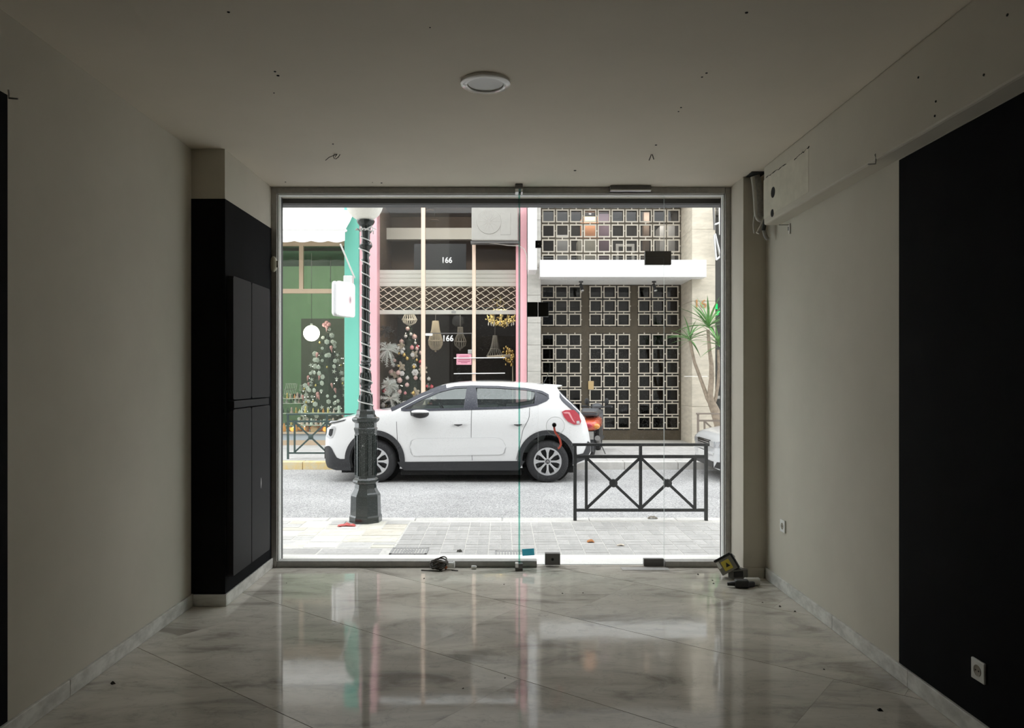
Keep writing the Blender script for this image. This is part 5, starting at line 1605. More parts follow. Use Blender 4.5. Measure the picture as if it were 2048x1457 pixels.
    cp(hb.band(resample([(.10, .868), (.2, .884), (.34, .918)], 8), .007, .006, .01, s), 'running_light_bezel', M['blackmetal'])
    tl = cp(hb.patch([(3.535, 1.04), (3.58, 1.065), (3.72, 1.068), (3.79, 1.0), (3.825, .90), (3.82, .855), (3.72, .85), (3.62, .90), (3.56, .97)], .012, .03, s, 18, 6), 'tail_light', M['redlens'])
    cp(hb.patch([(3.545, 1.028), (3.60, 1.04), (3.65, 1.035), (3.70, .93), (3.73, .885), (3.715, .88), (3.68, .925), (3.63, 1.015), (3.58, 1.015)], .0145, .01, s, 14, 3), 'tail_light_stripe', mat('pale_red_lens', (0.75, 0.30, 0.33), .15, coat=1), 40)
    cp(hb.patch([(3.752, .862), (3.752, .905), (3.80, .905), (3.805, .862)], .0145, .01, s, 6, 3), 'reflector', M['clearlens'])
    # mirror
    my = s * .985
    cp(MB().sphere((1.47, my, 1.02), 1.0, 18, 12, (.125, .09, .066)), 'mirror_shell', M['blackmetal'], 180)
    cp(MB().sphere((1.465, my + s * .004, 1.048), 1.0, 18, 12, (.13, .092, .034)), 'mirror_cap', M['carwhite'], 180)
    cp(MB().sphere((1.445, my + s * .050, 1.026), 1.0, 14, 10, (.10, .05, .012)), 'indicator', M['black_pl'], 180)
    cp(MB().add([(1.28, s * .80, 1.0), (1.42, s * .80, 1.0), (1.42, s * .80, 1.06), (1.28, s * .80, 1.06), (1.40, my, .965), (1.48, my, .965), (1.48, my, 1.03), (1.40, my, 1.03)],
                [(0, 1, 2, 3), (7, 6, 5, 4), (0, 4, 5, 1), (1, 5, 6, 2), (2, 6, 7, 3), (3, 7, 4, 0)]), 'mirror_arm', M['black_pl'], None)
    # wheels
    for wx in (WF, WR):
        wheel(car, (wx, s * .755, WZ), sgn=s)
cp(MB().prism([(3.28, 1.449), (3.42, 1.442), (3.555, 1.432), (3.562, 1.415), (3.50, 1.40), (3.30, 1.42)], -.57, .57).build('spoiler', M['carwhite'], car, local=True, bevel=.008) and MB().box((3.53, -.15, 1.402), (3.556, .15, 1.414)), 'brake_lamp', M['redlens'], None)
# front and rear faces
cp(MB().box((-.012, -.60, .33), (.02, .60, .50)), 'lower_grille', M['carblack'], None)
cp(MB().box((-.010, -.42, .56), (.02, .42, .60)), 'upper_grille', M['blackmetal'], None)
cp(MB().box((-.016, -.26, .50), (.01, .26, .56)), 'number_plate', M['white_pl'], None)
cp(MB().box((3.97, -.56, .42), (4.01, .56, .55)), 'bumper_trim', M['carblack'], None)
cp(MB().box((3.955, -.26, .66), (3.975, .26, .77)), 'number_plate', M['white_pl'], None)
cp(MB().box((1.16, -.80, .11), (2.94, .80, .21)), 'shade_pan', M['hole'], None)  # low wide block added to deepen the shade under the car
cp(MB().box((.25, -.62, .12), (3.75, .62, .21)), 'underbody', M['hole'], None)  # set low to darken the ground beneath
cp(MB().tube([(3.30, -.12, 1.45), (3.40, -.12, 1.64)], .005, 6), 'aerial', M['black_pl'])
# cabin
for s in (-1, 1):
    cp(MB().box((2.0, s * .38 - .24, .40), (2.5, s * .38 + .24, .62)), 'seat_cushion', M['seat'], None)
    sb = MB().prism([(2.40, .58), (2.56, .56), (2.72, 1.10), (2.60, 1.13)], s * .38 - .23, s * .38 + .23); cp(sb, 'seat_back', M['seat'], None)
    cp(MB().sphere((2.70, s * .38, 1.21), 1.0, 14, 10, (.05, .13, .085)), 'headrest', M['seat'], 180)
    cp(MB().sphere((3.42, s * .36, 1.17), 1.0, 12, 8, (.04, .12, .07)), 'headrest', M['seat'], 180)
cp(MB().prism([(2.95, .42), (3.2, .42), (3.48, 1.08), (3.36, 1.10), (3.18, .62), (2.95, .60)], -.62, .62), 'rear_seat', M['seat'], None)
cp(MB().prism([(1.20, .75), (1.55, .75), (1.60, .92), (1.50, 1.0), (1.22, 1.02)], -.72, .72), 'dashboard', M['black_pl'], None)
c0 = Vector((1.78, -.38, .98)); tl_ = R(25)
cp(MB().tube([c0 + Vector((-.185 * math.sin(a) * math.sin(tl_), .185 * math.cos(a), .185 * math.sin(a) * math.cos(tl_))) for a in [2 * math.pi * k / 24 for k in range(24)]], .015, 8, closed=True), 'steering_wheel', M['black_pl'])
cp(MB().cyl((1.55, -.38, .90), (1.78, -.38, .98), .03, n=10), 'steering_column', M['black_pl'])

# ---- silver saloon at the right edge, only its nose in view
sd = Car(zt=[(0, .50), (.03, .60), (.09, .665), (.2, .71), (.5, .77), (1.0, .86), (1.25, .92), (1.95, 1.33), (2.3, 1.40), (2.9, 1.39), (3.5, 1.08), (3.7, 1.0), (4.2, .96), (4.32, .80), (4.36, .55)],
         zb=[(0, .20), (.05, .17), (.3, .18), (4.0, .20), (4.3, .28), (4.36, .36)],
         W=[(0, .54), (.03, .66), (.08, .74), (.2, .81), (.5, .85), (2, .855), (3.8, .84), (4.2, .76), (4.36, .60)],
         g=[(.15, .95), (.4, 1.0), (.7, .995), (.9, .965), (1.2, .84), (1.42, .74)],
         L=4.36, crown=[(0, .05), (.3, .05), (1.2, .05), (2, .05), (4.36, .05)])
M['carsilver'] = mat('silver_white_paint', (0.70, 0.71, 0.72), .3, .1, coat=1.0)
car2 = T('saloon_car', 'silver white saloon parked at the right edge, only its nose in view', 'car', (3.16, 11.75, ROAD))
xl2 = [0, .012, .03, .06, .09, .14, .2, .3, .4, .55, .7, .9, 1.1, 1.22] + [1.22 + .1 * i for i in range(1, 9)] + [2.2, 2.4, 2.6, 2.8, 2.95, 3.1, 3.25, 3.4, 3.55, 3.7, 3.9, 4.05, 4.2, 4.27, 4.32, 4.35, 4.36]
body2 = sd.loft(xl2).build('body', M['carsilver'], car2, local=True, smooth=45)
cut = []
SW2 = [(1.42, .95), (3.35, .98), (3.0, 1.29), (2.7, 1.335), (2.2, 1.33), (1.95, 1.27)]
cut.append(tmp(sd.loft([1.4 + .08 * i for i in range(26)], inset=.05, zfloor=.40, ztop_in=.05)))
cut.append(tmp(MB().prism(SW2, -1.2, 1.2)))
for wx in (.80, 3.40):
    for s in (-1, 1): cut.append(tmp(MB().cyl((wx, s * .56, .31), (wx, s * 1.1, .31), .35, n=36)))
bl = body2.location.copy(); body2.parent = None; body2.location = bl
bool_diff(body2, cut)
body2.parent = car2; body2.location = bl
finish(body2.data, 45)
def c2(mb, name, m, sm=40): return mb.build(name, m, car2, local=True, smooth=sm)
for s in (-1, 1):
    c2(sd.glass(SW2, s), 'side_window', M['carglass'])
    for wx in (.80, 3.40):
        c2(MB().cyl((wx, s * .565, .31), (wx, s * .58, .31), .349, n=36), 'wheel_well', M['hole'])
        wheel(car2, (wx, s * .74, .30), r=.30, rim=.19, spokes=7, sgn=s, chev=False)
    c2(sd.patch([(.004, .50), (.01, .585), (.05, .60), (.16, .625), (.30, .66), (.31, .63), (.20, .54), (.10, .50)], .006, .03, s, 18, 5), 'headlight', M['clearlens'])
    c2(sd.patch([(.035, .52), (.05, .585), (.11, .595), (.13, .55), (.10, .515)], .009, .01, s, 8, 4), 'headlight_lamp', M['chrome'])
    c2(sd.patch([(.002, .405), (.03, .42), (.42, .44), (.42, .425), (.03, .40), (.002, .385)], .016, .03, s, 14, 3), 'bumper_strip', M['carsilver'])
    c2(sd.patch([(.003, .20), (.02, .29), (.10, .30), (.22, .27), (.22, .22), (.10, .18)], .006, .02, s, 12, 4), 'fog_recess', M['blackmetal'])
    c2(MB().box((-.012, s * .54 - (0 if s > 0 else -.16) - (.16 if s > 0 else 0), .505), (.02, s * .54 - (0 if s > 0 else -.0) , .59)) if False else MB().box((-.014, min(s * .34, s * .54), .505), (.02, max(s * .34, s * .54), .585)), 'headlight_inner', M['clearlens'], None)
for z in (.515, .545, .575):
    c2(MB().box((-.022, -.32, z), (.01, .32, z + .012)), 'grille_slat', M['chrome'], None)
c2(MB().box((-.010, -.33, .505), (.01, .33, .592)), 'grille_back', M['hole'], None)
c2(MB().box((-.018, -.54, .385), (.01, .54, .42)), 'bumper_strip', M['carsilver'], None)
c2(MB().box((-.012, -.52, .20), (.01, .52, .285)), 'lower_intake', M['blackmetal'], None)
c2(MB().box((-.026, -.26, .32), (.01, .26, .42)), 'number_plate', M['white_pl'], None)
c2(screen(1.12, 1.735, .5, -.001, .0) if False else MB().grid(lambda u, v: (1.30 + .60 * u, (sd.side(1.3 + .6 * u, sd.top(1.3 + .6 * u) - .05) * .86) * (2 * v - 1), sd.top(1.30 + .60 * u) + .004), 8, 8), 'windscreen', M['cartrim'])
c2(MB().box((.3, -.55, .14), (4.0, .55, .2)), 'underbody', M['hole'], None)

# ---- scooter seen from behind, parked on the far pavement
SX, SYY = xs_(1181, 13.35), 13.35
sc = T('motor_scooter', 'dark scooter with red orange tail parked behind the white hatchback', 'scooter', (SX, SYY, FWALK), rotz=R(-13))
M['orange'] = mat('orange_red_fairing', (0.62, 0.10, 0.045), .25, coat=1.0)
M['amber'] = mat('amber_lens', (0.72, 0.28, 0.05), .2, coat=.8)
M['scgrey'] = mat('scooter_grey', (0.085, 0.088, 0.095), .45)
def sp_(mb, name, m, sm=40): return mb.build(name, m, sc, local=True, smooth=sm)
# local frame: +y forward, z up, rear axle near y = .1
for y in (.10, 1.33):
    tyre = [(.20, -.045), (.225, -.062), (.25, -.05), (.262, -.02), (.262, .02), (.25, .05), (.225, .062), (.20, .045)]
    sp_(MB().lathe([(r_, h) for r_, h in tyre], (0, y, .262), 32, 'x', caps=False), 'tyre', M['rubber'])
    sp_(MB().lathe([(.20, -.04), (.18, -.03), (.05, -.035), (.03, -.05), (.0005, -.05)], (0, y, .262), 24, 'x', caps=False), 'wheel_disc', M['scgrey'])
    sp_(MB().lathe([(.20, .04), (.18, .03), (.05, .035), (.03, .05), (.0005, .05)], (0, y, .262), 24, 'x', caps=False), 'wheel_disc', M['scgrey'])
# rear mudguard and plate holder
sp_(MB().grid(lambda u, v: ((v - .5) * .17, .10 - .30 * math.cos(R(-30 + 150 * u)) * 1.0, .262 + .30 * math.sin(R(-30 + 150 * u)) - .012 * abs(v - .5)), 14, 4), 'mudguard', M['scgrey'])
sp_(MB().box((-.08, -.235, .33), (.08, -.215, .47)), 'number_plate', M['alu'], None)
sp_(MB().prism([(-.10, .44), (.10, .44), (.085, .58), (-.085, .58)], -.20, -.12), 'plate_holder', M['black_pl'], None)
# tail fairing
tf = MB()
secs = [(-.27, .04, .04, .565), (-.22, .13, .085, .565), (-.08, .165, .115, .58), (.15, .18, .125, .60), (.40, .18, .13, .60), (.55, .15, .12, .55)]
pts = []
vs_ = []; fs = []
n = 18
for y, hw_, hz_, zc_ in secs:
    for k in range(n):
        a = 2 * math.pi * k / n
        ca, sa = math.cos(a), math.sin(a)
        vs_.append((hw_ * (abs(ca) ** .75) * (1 if ca > 0 else -1), y, zc_ + hz_ * (abs(sa) ** .8) * (1 if sa > 0 else -1)))
for i in range(len(secs) - 1):
    for k in range(n):
        l = (k + 1) % n
        fs.append((i * n + k, i * n + l, (i + 1) * n + l, (i + 1) * n + k))
fs += [tuple(range(n)), tuple(range((len(secs) - 1) * n, len(secs) * n))]
sp_(MB().add(vs_, fs), 'tail_fairing', M['orange'], 60)
sp_(MB().sphere((-.02, -.26, .575), 1.0, 14, 8, (.085, .03, .05)), 'tail_lamp', M['redlens'], 180)
for s in (-1, 1):
    sp_(MB().sphere((s * .125, -.20, .56), 1.0, 14, 8, (.065, .055, .055)), 'indicator', M['amber'], 180)
sp_(MB().prism([(-.20, .74), (.02, .735), (.30, .74), (.62, .73), (.70, .76), (.66, .82), (.38, .815), (.20, .86), (-.08, .875), (-.20, .84)], -.14, .14, 'x').build('seat', M['scgrey'], sc, local=True, bevel=.03) and MB().box((-.10, .1, .70), (.10, .5, .74)), 'seat_base', M['black_pl'], None)
sp_(MB().tube([(-.13, .10, .76), (-.14, -.15, .80), (-.09, -.27, .815), (.09, -.27, .815), (.14, -.15, .80), (.13, .10, .76)], .013, 8), 'grab_rail', M['steel'])
sp_(MB().prism([(.0, .30), (.55, .26), (1.02, .26), (1.02, .31), (.60, .33), (.45, .55), (.0, .56)], -.15, .15, 'x'), 'underbody', M['black_pl'], None)
sp_(MB().prism([(1.00, .26), (1.10, .28), (1.25, .72), (1.22, .80), (1.14, .77), (1.02, .45)], -.11, .11, 'x'), 'leg_shield', M['scgrey'], None)
sp_(MB().grid(lambda u, v: ((v - .5) * .15, 1.33 + .29 * math.cos(R(20 + 140 * u)), .262 + .29 * math.sin(R(20 + 140 * u))), 10, 3), 'front_mudguard', M['orange'])
for s in (-1, 1):
    sp_(MB().tube([(s * .07, 1.33, .262), (s * .06, 1.20, .70)], .018, 8), 'fork_leg', M['alu'])
sp_(MB().cyl((0, 1.20, .62), (0, 1.10, .86), .03, n=10), 'steering_head', M['black_pl'])
sp_(MB().sphere((0, 1.14, .86), 1.0, 14, 10, (.11, .10, .06)), 'handlebar_cowl', M['scgrey'], 180)
sp_(MB().tube([(-.28, 1.04, .86), (-.15, 1.10, .85), (.15, 1.10, .85), (.28, 1.04, .86)], .013, 8), 'handlebar', M['black_pl'])
for s in (-1, 1):
    sp_(MB().cyl((s * .18, 1.08, .858), (s * .29, 1.038, .86), .023, n=12), 'grip', M['rubber'])
    sp_(MB().tube([(s * .20, 1.09, .87), (s * .24, 1.13, .855), (s * .30, 1.12, .855)], .006, 6), 'brake_lever', M['alu'])
    sp_(MB().tube([(s * .17, 1.09, .86), (s * .17, 1.08, .90), (s * .18, 1.06, .93)], .006, 6), 'mirror_stem', M['black_pl'])
    sp_(MB().sphere((s * .19, 1.06, .955), 1.0, 14, 8, (.045, .018, .065)), 'mirror', M['black_pl'], 180)
sp_(MB().tube([(.10, .55, .26), (.22, .48, .012)], .012, 8), 'side_stand', M['steel'])
sp_(MB().tube([(.15, .05, .26), (.15, -.12, .30), (.15, -.26, .36)], [.035, .045, .048], 12), 'exhaust', M['steel'])
# ================================================================== SHOP DISPLAYS
q = random.Random(21)
def tree(name, label, X, Y, z0, z1, rad, colr, seed, lights=0):
    rr = random.Random(seed)
    t = T(name, label, 'christmas tree', (X, Y, z0))
    hgt = z1 - z0
    MB().tube([(X, Y, z0), (X, Y, z1 - .1)], [.05, .012], 8).build('trunk', M['bark'], t)
    MB().lathe([(.05, z0 + .12), (rad * .70, z0 + .16), (rad * .40, z0 + hgt * .5), (.01, z1 - .12)], (X, Y, 0), 14).build('inner_shade_cone', mat('tree_shadow_green', tuple(c * .5 for c in colr), .9), t)  # cone in halved green, the tree's inner shade put into the colour
    mb = MB()
    lay = 17
    tips = []
    for i in range(lay):
        f = i / (lay - 1)
        z = z0 + .16 + (hgt - .22) * f
        r_ = rad * (1 - f) ** .85 + .05
        n = max(5, int(20 * (1 - f) + 5))
        for k in range(n):
            a = 2 * math.pi * (k + rr.random()) / n
            L_ = r_ * rr.uniform(.8, 1.08)
            dv = Vector((math.cos(a), math.sin(a), 0))
            p0 = Vector((X, Y, z)) + dv * L_ * .25; p1 = Vector((X, Y, z - .10 * L_ + rr.uniform(-.04, .03))) + dv * L_
            tips.append(p1)
            ax = (p1 - p0)
            for j in range(26):
                s = rr.uniform(.1, 1.0); b = p0 + ax * s
                nd = (ax.normalized() * .55 + Vector((rr.uniform(-1, 1), rr.uniform(-1, 1), rr.uniform(-.8, .9)))).normalized()
                ln = rr.uniform(.05, .085); sd_ = nd.orthogonal().normalized() * .007
                mb.add([b - sd_, b + sd_, b + nd * ln, b + nd.cross(sd_).normalized() * .006], [(0, 1, 2), (1, 3, 2), (3, 0, 2)])
    mb.build('foliage', mat('fir_needles', colr, .8, var=(5, .4)), t, fix=False, kind='stuff')
    if lights:
        lb = MB()
        for k in range(lights):
            p = rr.choice(tips)
            lb.sphere(p + Vector((rr.uniform(-.05, .05), -.03, rr.uniform(-.05, .06))), .009, 6, 4)
        lb.build('fairy_lights', emit_mat('fairy_light', (1.0, .93, .8), 1.6), t, kind='stuff')
    return tips
def star_mesh(name, m, n=5, r1=.055, r2=.022, th=.012):
    poly = [((r1 if k % 2 == 0 else r2) * math.cos(R(90) + math.pi * k / n), (r1 if k % 2 == 0 else r2) * math.sin(R(90) + math.pi * k / n)) for k in range(2 * n)]
    vs_ = [(a, 0, b) for a, b in poly] + [(0, -th, 0), (0, th, 0)]
    k = len(poly); fs = []
    for i in range(k):
        j = (i + 1) % k
        fs += [(i, j, k), (j, i, k + 1)]
    return MB().add(vs_, fs).mesh(name, m, None)
def flower_mesh(name, m):
    mb = MB()
    for k in range(6):
        a = 2 * math.pi * k / 6
        mb.sphere((.035 * math.cos(a), -.006, .035 * math.sin(a)), 1.0, 8, 5, (.030, .012, .030))
    mb.sphere((0, -.018, 0), .016, 8, 6)
    return mb.mesh(name, m, 180)
def bauble_mesh(name, m, r=.042):
    return MB().lathe([(.0005, -r)] + [(r * math.sin(math.pi * k / 10), -r * math.cos(math.pi * k / 10)) for k in range(1, 10)] + [(.010, r * .97), (.010, r + .012), (.0005, r + .012)], (0, 0, 0), 14).mesh(name, m, 50)
def cone_mesh(name, m):
    return MB().lathe([(.0005, -.09), (.022, -.02), (.034, .01), (.030, .035), (.018, .05), (.0005, .055)], (0, 0, 0), 12).mesh(name, m, 60)
M['gwhite'] = mat('frosted_white', (0.62, 0.60, 0.58), .5)
M['gpink'] = mat('pink_gloss', (0.72, 0.30, 0.32), .25, coat=.6)
M['gred'] = mat('red_gloss', (0.62, 0.07, 0.10), .2, coat=.8)
M['ggold'] = mat('gold_gloss', (0.70, 0.50, 0.18), .25, .7)
M['gblush'] = mat('blush_gloss', (0.66, 0.45, 0.42), .3, coat=.5)
M['gamber'] = mat('amber_glass', (0.70, 0.26, 0.05), .2, coat=.6)
mesh_flower = flower_mesh('flower_ornament', M['gwhite']); mesh_star = star_mesh('star_ornament', M['gwhite'], r1=.075, r2=.03)
mesh_cone = cone_mesh('cone_ornament', M['gpink'])
mb_w = bauble_mesh('bauble', M['gwhite']); mb_p = bauble_mesh('bauble', M['gpink']); mb_r = bauble_mesh('bauble', M['gred'], .036); mb_g = bauble_mesh('bauble', M['ggold'], .034); mb_b = bauble_mesh('bauble', M['gblush'], .05)
def on_front(tips, n, rr, minz=None):
    fr_ = [p for p in tips if p.y < sum(t.y for t in tips) / len(tips) + .05]
    rr.shuffle(fr_)
    out = []
    for p in fr_:
        if all((p - o_).length > .075 for o_ in out): out.append(p)
        if len(out) >= n: break
    return out
TY = 16.75
tx = xs_(656, TY)
tips = tree('christmas_tree', 'dark green Christmas tree with white flowers in the green shop window', tx, TY, .29, zs_(655, TY), .66, (0.055, 0.095, 0.06), 4, 90)
rr = random.Random(31)
P = on_front(tips, 120, rr)
for i, p in enumerate(P):
    p = p + Vector((0, -.06, 0)); sc_ = rr.uniform(.55, .95)
    if i % 9 == 0: inst(mesh_cone, 'cone_ornament', p, None, (0, rr.uniform(-.4, .4), 0), sc_ * 1.3, 'pink ice cream cone ornament hanging on the tree in the green shop', 'ornament', 'pink cones on the left tree')
    elif i % 6 == 0: inst(mesh_star, 'star_ornament', p, None, (0, rr.uniform(-.6, .6), rr.uniform(-.4, .4)), sc_, 'white star ornament on the tree in the green shop', 'ornament', 'white stars on the left tree')
    elif i % 10 == 1: inst(mb_g, 'bauble', p, None, (0, 0, 0), sc_, 'gold bauble on the tree in the green shop', 'bauble', 'gold baubles on the left tree')
    else: inst(mesh_flower, 'flower_ornament', p, None, (rr.uniform(-.3, .3), rr.uniform(0, 1), rr.uniform(-.5, .5)), sc_, 'white flower ornament on the tree in the green shop', 'ornament', 'white flowers on the left tree')
tp = T('tree_topper', 'pink bow on top of the tree in the green shop', 'ornament', (tx, TY - .05, zs_(655, TY)))
for dx, dz, r_ in ((-.05, .02, .055), (.05, .03, .055), (0, .07, .05), (0, -.02, .04)):
    MB().sphere((tx + dx - .02, TY - .05, zs_(655, TY) + dz + .03), 1.0, 8, 6, (r_, .03, r_ * .9)).build('loop', M['gpink'], tp, smooth=180)
# globe pendant
gp = T('globe_pendant', 'glowing round pendant lamp in the green shop', 'pendant lamp', at(623, 684, 16.6))
c = at(623, 667, 16.6); rg = 16 * 16.6 / F
MB().sphere(c, rg, 28, 18).build('glass_globe', emit_mat('lit_opal', (1.0, .93, .80), 1.9), gp, smooth=180)
MB().tube([c + Vector((0, 0, rg - .005)), Vector((c.x, c.y, 4.2))], .006, 6).build('cord', M['wire'], gp)
MB().cyl(c + Vector((0, 0, rg - .01)), c + Vector((0, 0, rg + .04)), .03, n=12).build('cap', M['alu'], gp)
rc = T('hanging_cord', 'thin dark cord with ceiling cap in the upper green shop window', 'cord', at(661, 565, 17.2))
MB().tube([at(661, 565, 17.2), at(661, 506, 17.2)], .008, 6).build('cord', M['wire'], rc)
MB().lathe([(.012, zs_(508, 17.2)), (.05, zs_(499, 17.2)), (.05, 4.2)], (xs_(661, 17.2), 17.2, 0), 12).build('ceiling_cap', M['wire'], rc)
# shelving with ornaments
rk = T('display_rack', 'white wire display racks at the left of the green shop window', 'rack', (xs_(585, 16.9), 16.9, .29))
RY = 17.0
for (a, b, p0, p1) in ((571, 592, 779, 768), (569, 590, 789, 779), (599, 617, 782, 771)):
    X0, X1, Z0_, Z1_ = xs_(a, RY), xs_(b, RY), zs_(p0, RY), zs_(p1, RY)
    for z in (Z0_, Z1_): MB().bar((X0, RY, z), (X1, RY, z), .010, .01).build('rail', M['cream'], rk)
    nb_ = 7
    for k in range(nb_):
        x = X0 + (X1 - X0) * k / (nb_ - 1)
        MB().bar((x, RY, Z0_), (x + .02, RY, Z1_), .008, .008).build('wire', M['cream'], rk)
for py, a, b in ((797, 555, 612), (806, 555, 612), (826, 555, 608), (850, 555, 608)):
    MB().box((xs_(a, RY), RY - .25, zs_(py, RY) - .012), (xs_(b, RY), RY + .15, zs_(py, RY))).build('shelf', M['cream'], rk)
lt_ = T('display_table', 'low tiered table in front of the tree in the green shop window', 'table', (xs_(646, 15.93), 15.93, .29))
for py in (826, 850):
    MB().box((xs_(604, 15.93), 15.82, zs_(py, 15.93) - .012), (xs_(686, 15.93), 16.04, zs_(py, 15.93))).build('tier', M['cream'], lt_)
for a in (604, 685):
    MB().box((xs_(a, 15.93), 15.99, .29), (xs_(a, 15.93) + .02, 16.03, zs_(826, 15.93))).build('leg', M['cream'], lt_)
for a in (556, 608):
    MB().box((xs_(a, RY), RY + .1, .29), (xs_(a, RY) + .03, RY + .14, zs_(770, RY))).build('upright', M['cream'], rk)
MB().box((xs_(586, RY), RY - .02, zs_(801, RY)), (xs_(602, RY), RY + .02, zs_(788, RY))).build('small_picture', M['black_pl'], rk)
fig = [MB().lathe([(.0005, 0), (.03, .0), (.034, .02), (.016, .06), (.022, .09), (.014, .12), (.0005, .125)], (0, 0, 0), 10).mesh('figurine', m_, 60) for m_ in (M['ggold'], M['gwhite'], M['gblush'])]
btl = [MB().lathe([(.0005, 0), (.03, 0), (.031, .07), (.012, .10), (.012, .13), (.0005, .131)], (0, 0, 0), 10).mesh('candle_jar', m_, 60) for m_ in (M['gamber'], M['ggold'], M['dgreen'])]
for py, RY, px, pend, where in ((797, 17.0, 560, 608, 'back rack'), (806, 17.0, 560, 608, 'back rack'), (826, 17.0, 560, 603, 'back rack'), (850, 17.0, 560, 603, 'back rack'), (826, 16.08, 608, 683, 'low table'), (850, 16.08, 608, 683, 'low table')):
    z = zs_(py, RY if RY > 16.5 else 15.93)
    while px < pend:
        k = rr.randrange(5)
        X = xs_(px, RY); Yq = RY - .2 + rr.uniform(0, .08) * (1 if RY > 16.5 else .5)
        if k < 3:
            inst(fig[k], 'figurine', (X, Yq, z), None, (0, 0, rr.uniform(0, 3)), rr.uniform(.7, 1.25), ('gilt', 'white', 'blush pink')[k] + ' little figurine on the ' + where + ' of the green shop', 'figurine', ('gilt', 'white', 'blush')[k] + ' figurines on the ' + where)
        else:
            kk = rr.randrange(3)
            inst(btl[kk], 'candle_jar', (X, Yq, z), None, (0, 0, 0), rr.uniform(.6, 1.0), ('amber', 'gold', 'green')[kk] + ' candle jar on the ' + where + ' of the green shop', 'jar', ('amber', 'gold', 'green')[kk] + ' jars on the ' + where)
        px += rr.uniform(6, 11)
# glowing ornaments on the plinth
px = 556
i = 0
pump = MB().sphere((0, 0, .06), .07, 14, 8, (1, 1, .85)).mesh('glass_pumpkin', M['gamber'], 180)
lite = mat('lit_amber', (0.8, 0.33, 0.08), .3, emit=((1.0, .35, .06), .5))
pump2 = MB().sphere((0, 0, .055), .065, 14, 8, (1, 1, .85)).mesh('glass_pumpkin', lite, 180)
while px < 690:
    X = xs_(px, 16.1)
    if i % 3 == 0: inst(pump, 'glass_ball', (X, 16.05 + rr.uniform(0, .15), .29), None, (0, 0, 0), rr.uniform(.7, 1.1), 'amber glass ball on the window plinth of the green shop', 'ornament', 'amber balls on the plinth')
    elif i % 3 == 1: inst(pump2, 'glass_ball', (X, 16.0 + rr.uniform(0, .15), .29), None, (0, 0, 0), rr.uniform(.6, 1.0), 'glowing orange glass ball on the window plinth of the green shop', 'ornament', 'glowing balls on the plinth')
    else: inst(btl[0], 'candle_jar', (X, 16.02, .29), None, (0, 0, 0), rr.uniform(.9, 1.4), 'tall amber candle jar on the window plinth of the green shop', 'jar', 'amber jars on the plinth')
    px += rr.uniform(5, 9); i += 1
MB().sphere(at(629, 861, 15.95), .085, 18, 12, (1, .6, 1)).build('paper_pumpkin', mat('pale_orange', (0.80, 0.45, 0.25), .6), label='round pale orange paper ball low in the green shop window', cat='ornament', smooth=180)
bpy.data.objects['paper_pumpkin'].name = 'paper_ball'

# ---- shop 166: tree, frosted branches, chandeliers
TY2 = 16.65
tx2 = xs_(818, TY2)
tips2 = tree('christmas_tree', 'Christmas tree with pink and white baubles in the window of shop 166', tx2, TY2, .25, zs_(650, TY2), .74, (0.045, 0.07, 0.048), 9, 14)
rr = random.Random(77)
P = on_front(tips2, 110, rr)
cols = [(mb_w, 'white', 'bauble'), (mb_p, 'pink', 'bauble'), (mb_r, 'red', 'bauble'), (mb_b, 'blush', 'bauble'), (mb_g, 'gold', 'bauble'), (mesh_flower, 'white flower', 'ornament')]
for i, p in enumerate(P):
    me, cn_, kd = cols[rr.choice((0, 0, 1, 2, 3, 3, 4, 5))]
    inst(me, me.name.split('.')[0], p + Vector((0, -.05, -.03)), None, (0, rr.uniform(-.3, .3), 0), rr.uniform(.75, 1.25), cn_ + ' ' + kd + ' on the tree in the window of shop 166', kd, cn_ + ' decorations on the right tree')
# beige ribbons / plush on the tree
M['hessian'] = mat('hessian', (0.44, 0.38, 0.29), .9, var=(30, .2))
for k, (px, py, a) in enumerate(((803, 692, .35), (828, 710, .8), (803, 733, .5), (790, 750, .7), (845, 740, .6), (832, 785, .6))):
    zz = zs_(py, 16.1); f_ = (zz - .25 - .16) / (zs_(650, TY2) - .25 - .22); r_ = .74 * max(0, 1 - f_) ** .85 + .05
    c = at(px, py, TY2 - math.sqrt(max(.01, r_ * r_ - .05)) - .02)
    bt = T('fabric_bow', 'beige fabric bow on the tree in the window of shop 166', 'bow', c, group='beige bows on the right tree')
    for j in range(5):
        an = a + j * 1.2566 + rr.uniform(-.2, .2); ln = rr.uniform(.04, .07)
        MB().sphere(c + Vector((math.cos(an) * ln * .8, -.01 * (j % 2), math.sin(an) * ln * .8)), 1.0, 10, 6, (ln, .014, .032), Matrix.Rotation(-an, 3, 'Y')).build('loop', M['hessian'], bt, smooth=180)
    MB().sphere(c, .024, 8, 6).build('knot', M['hessian'], bt, smooth=180)
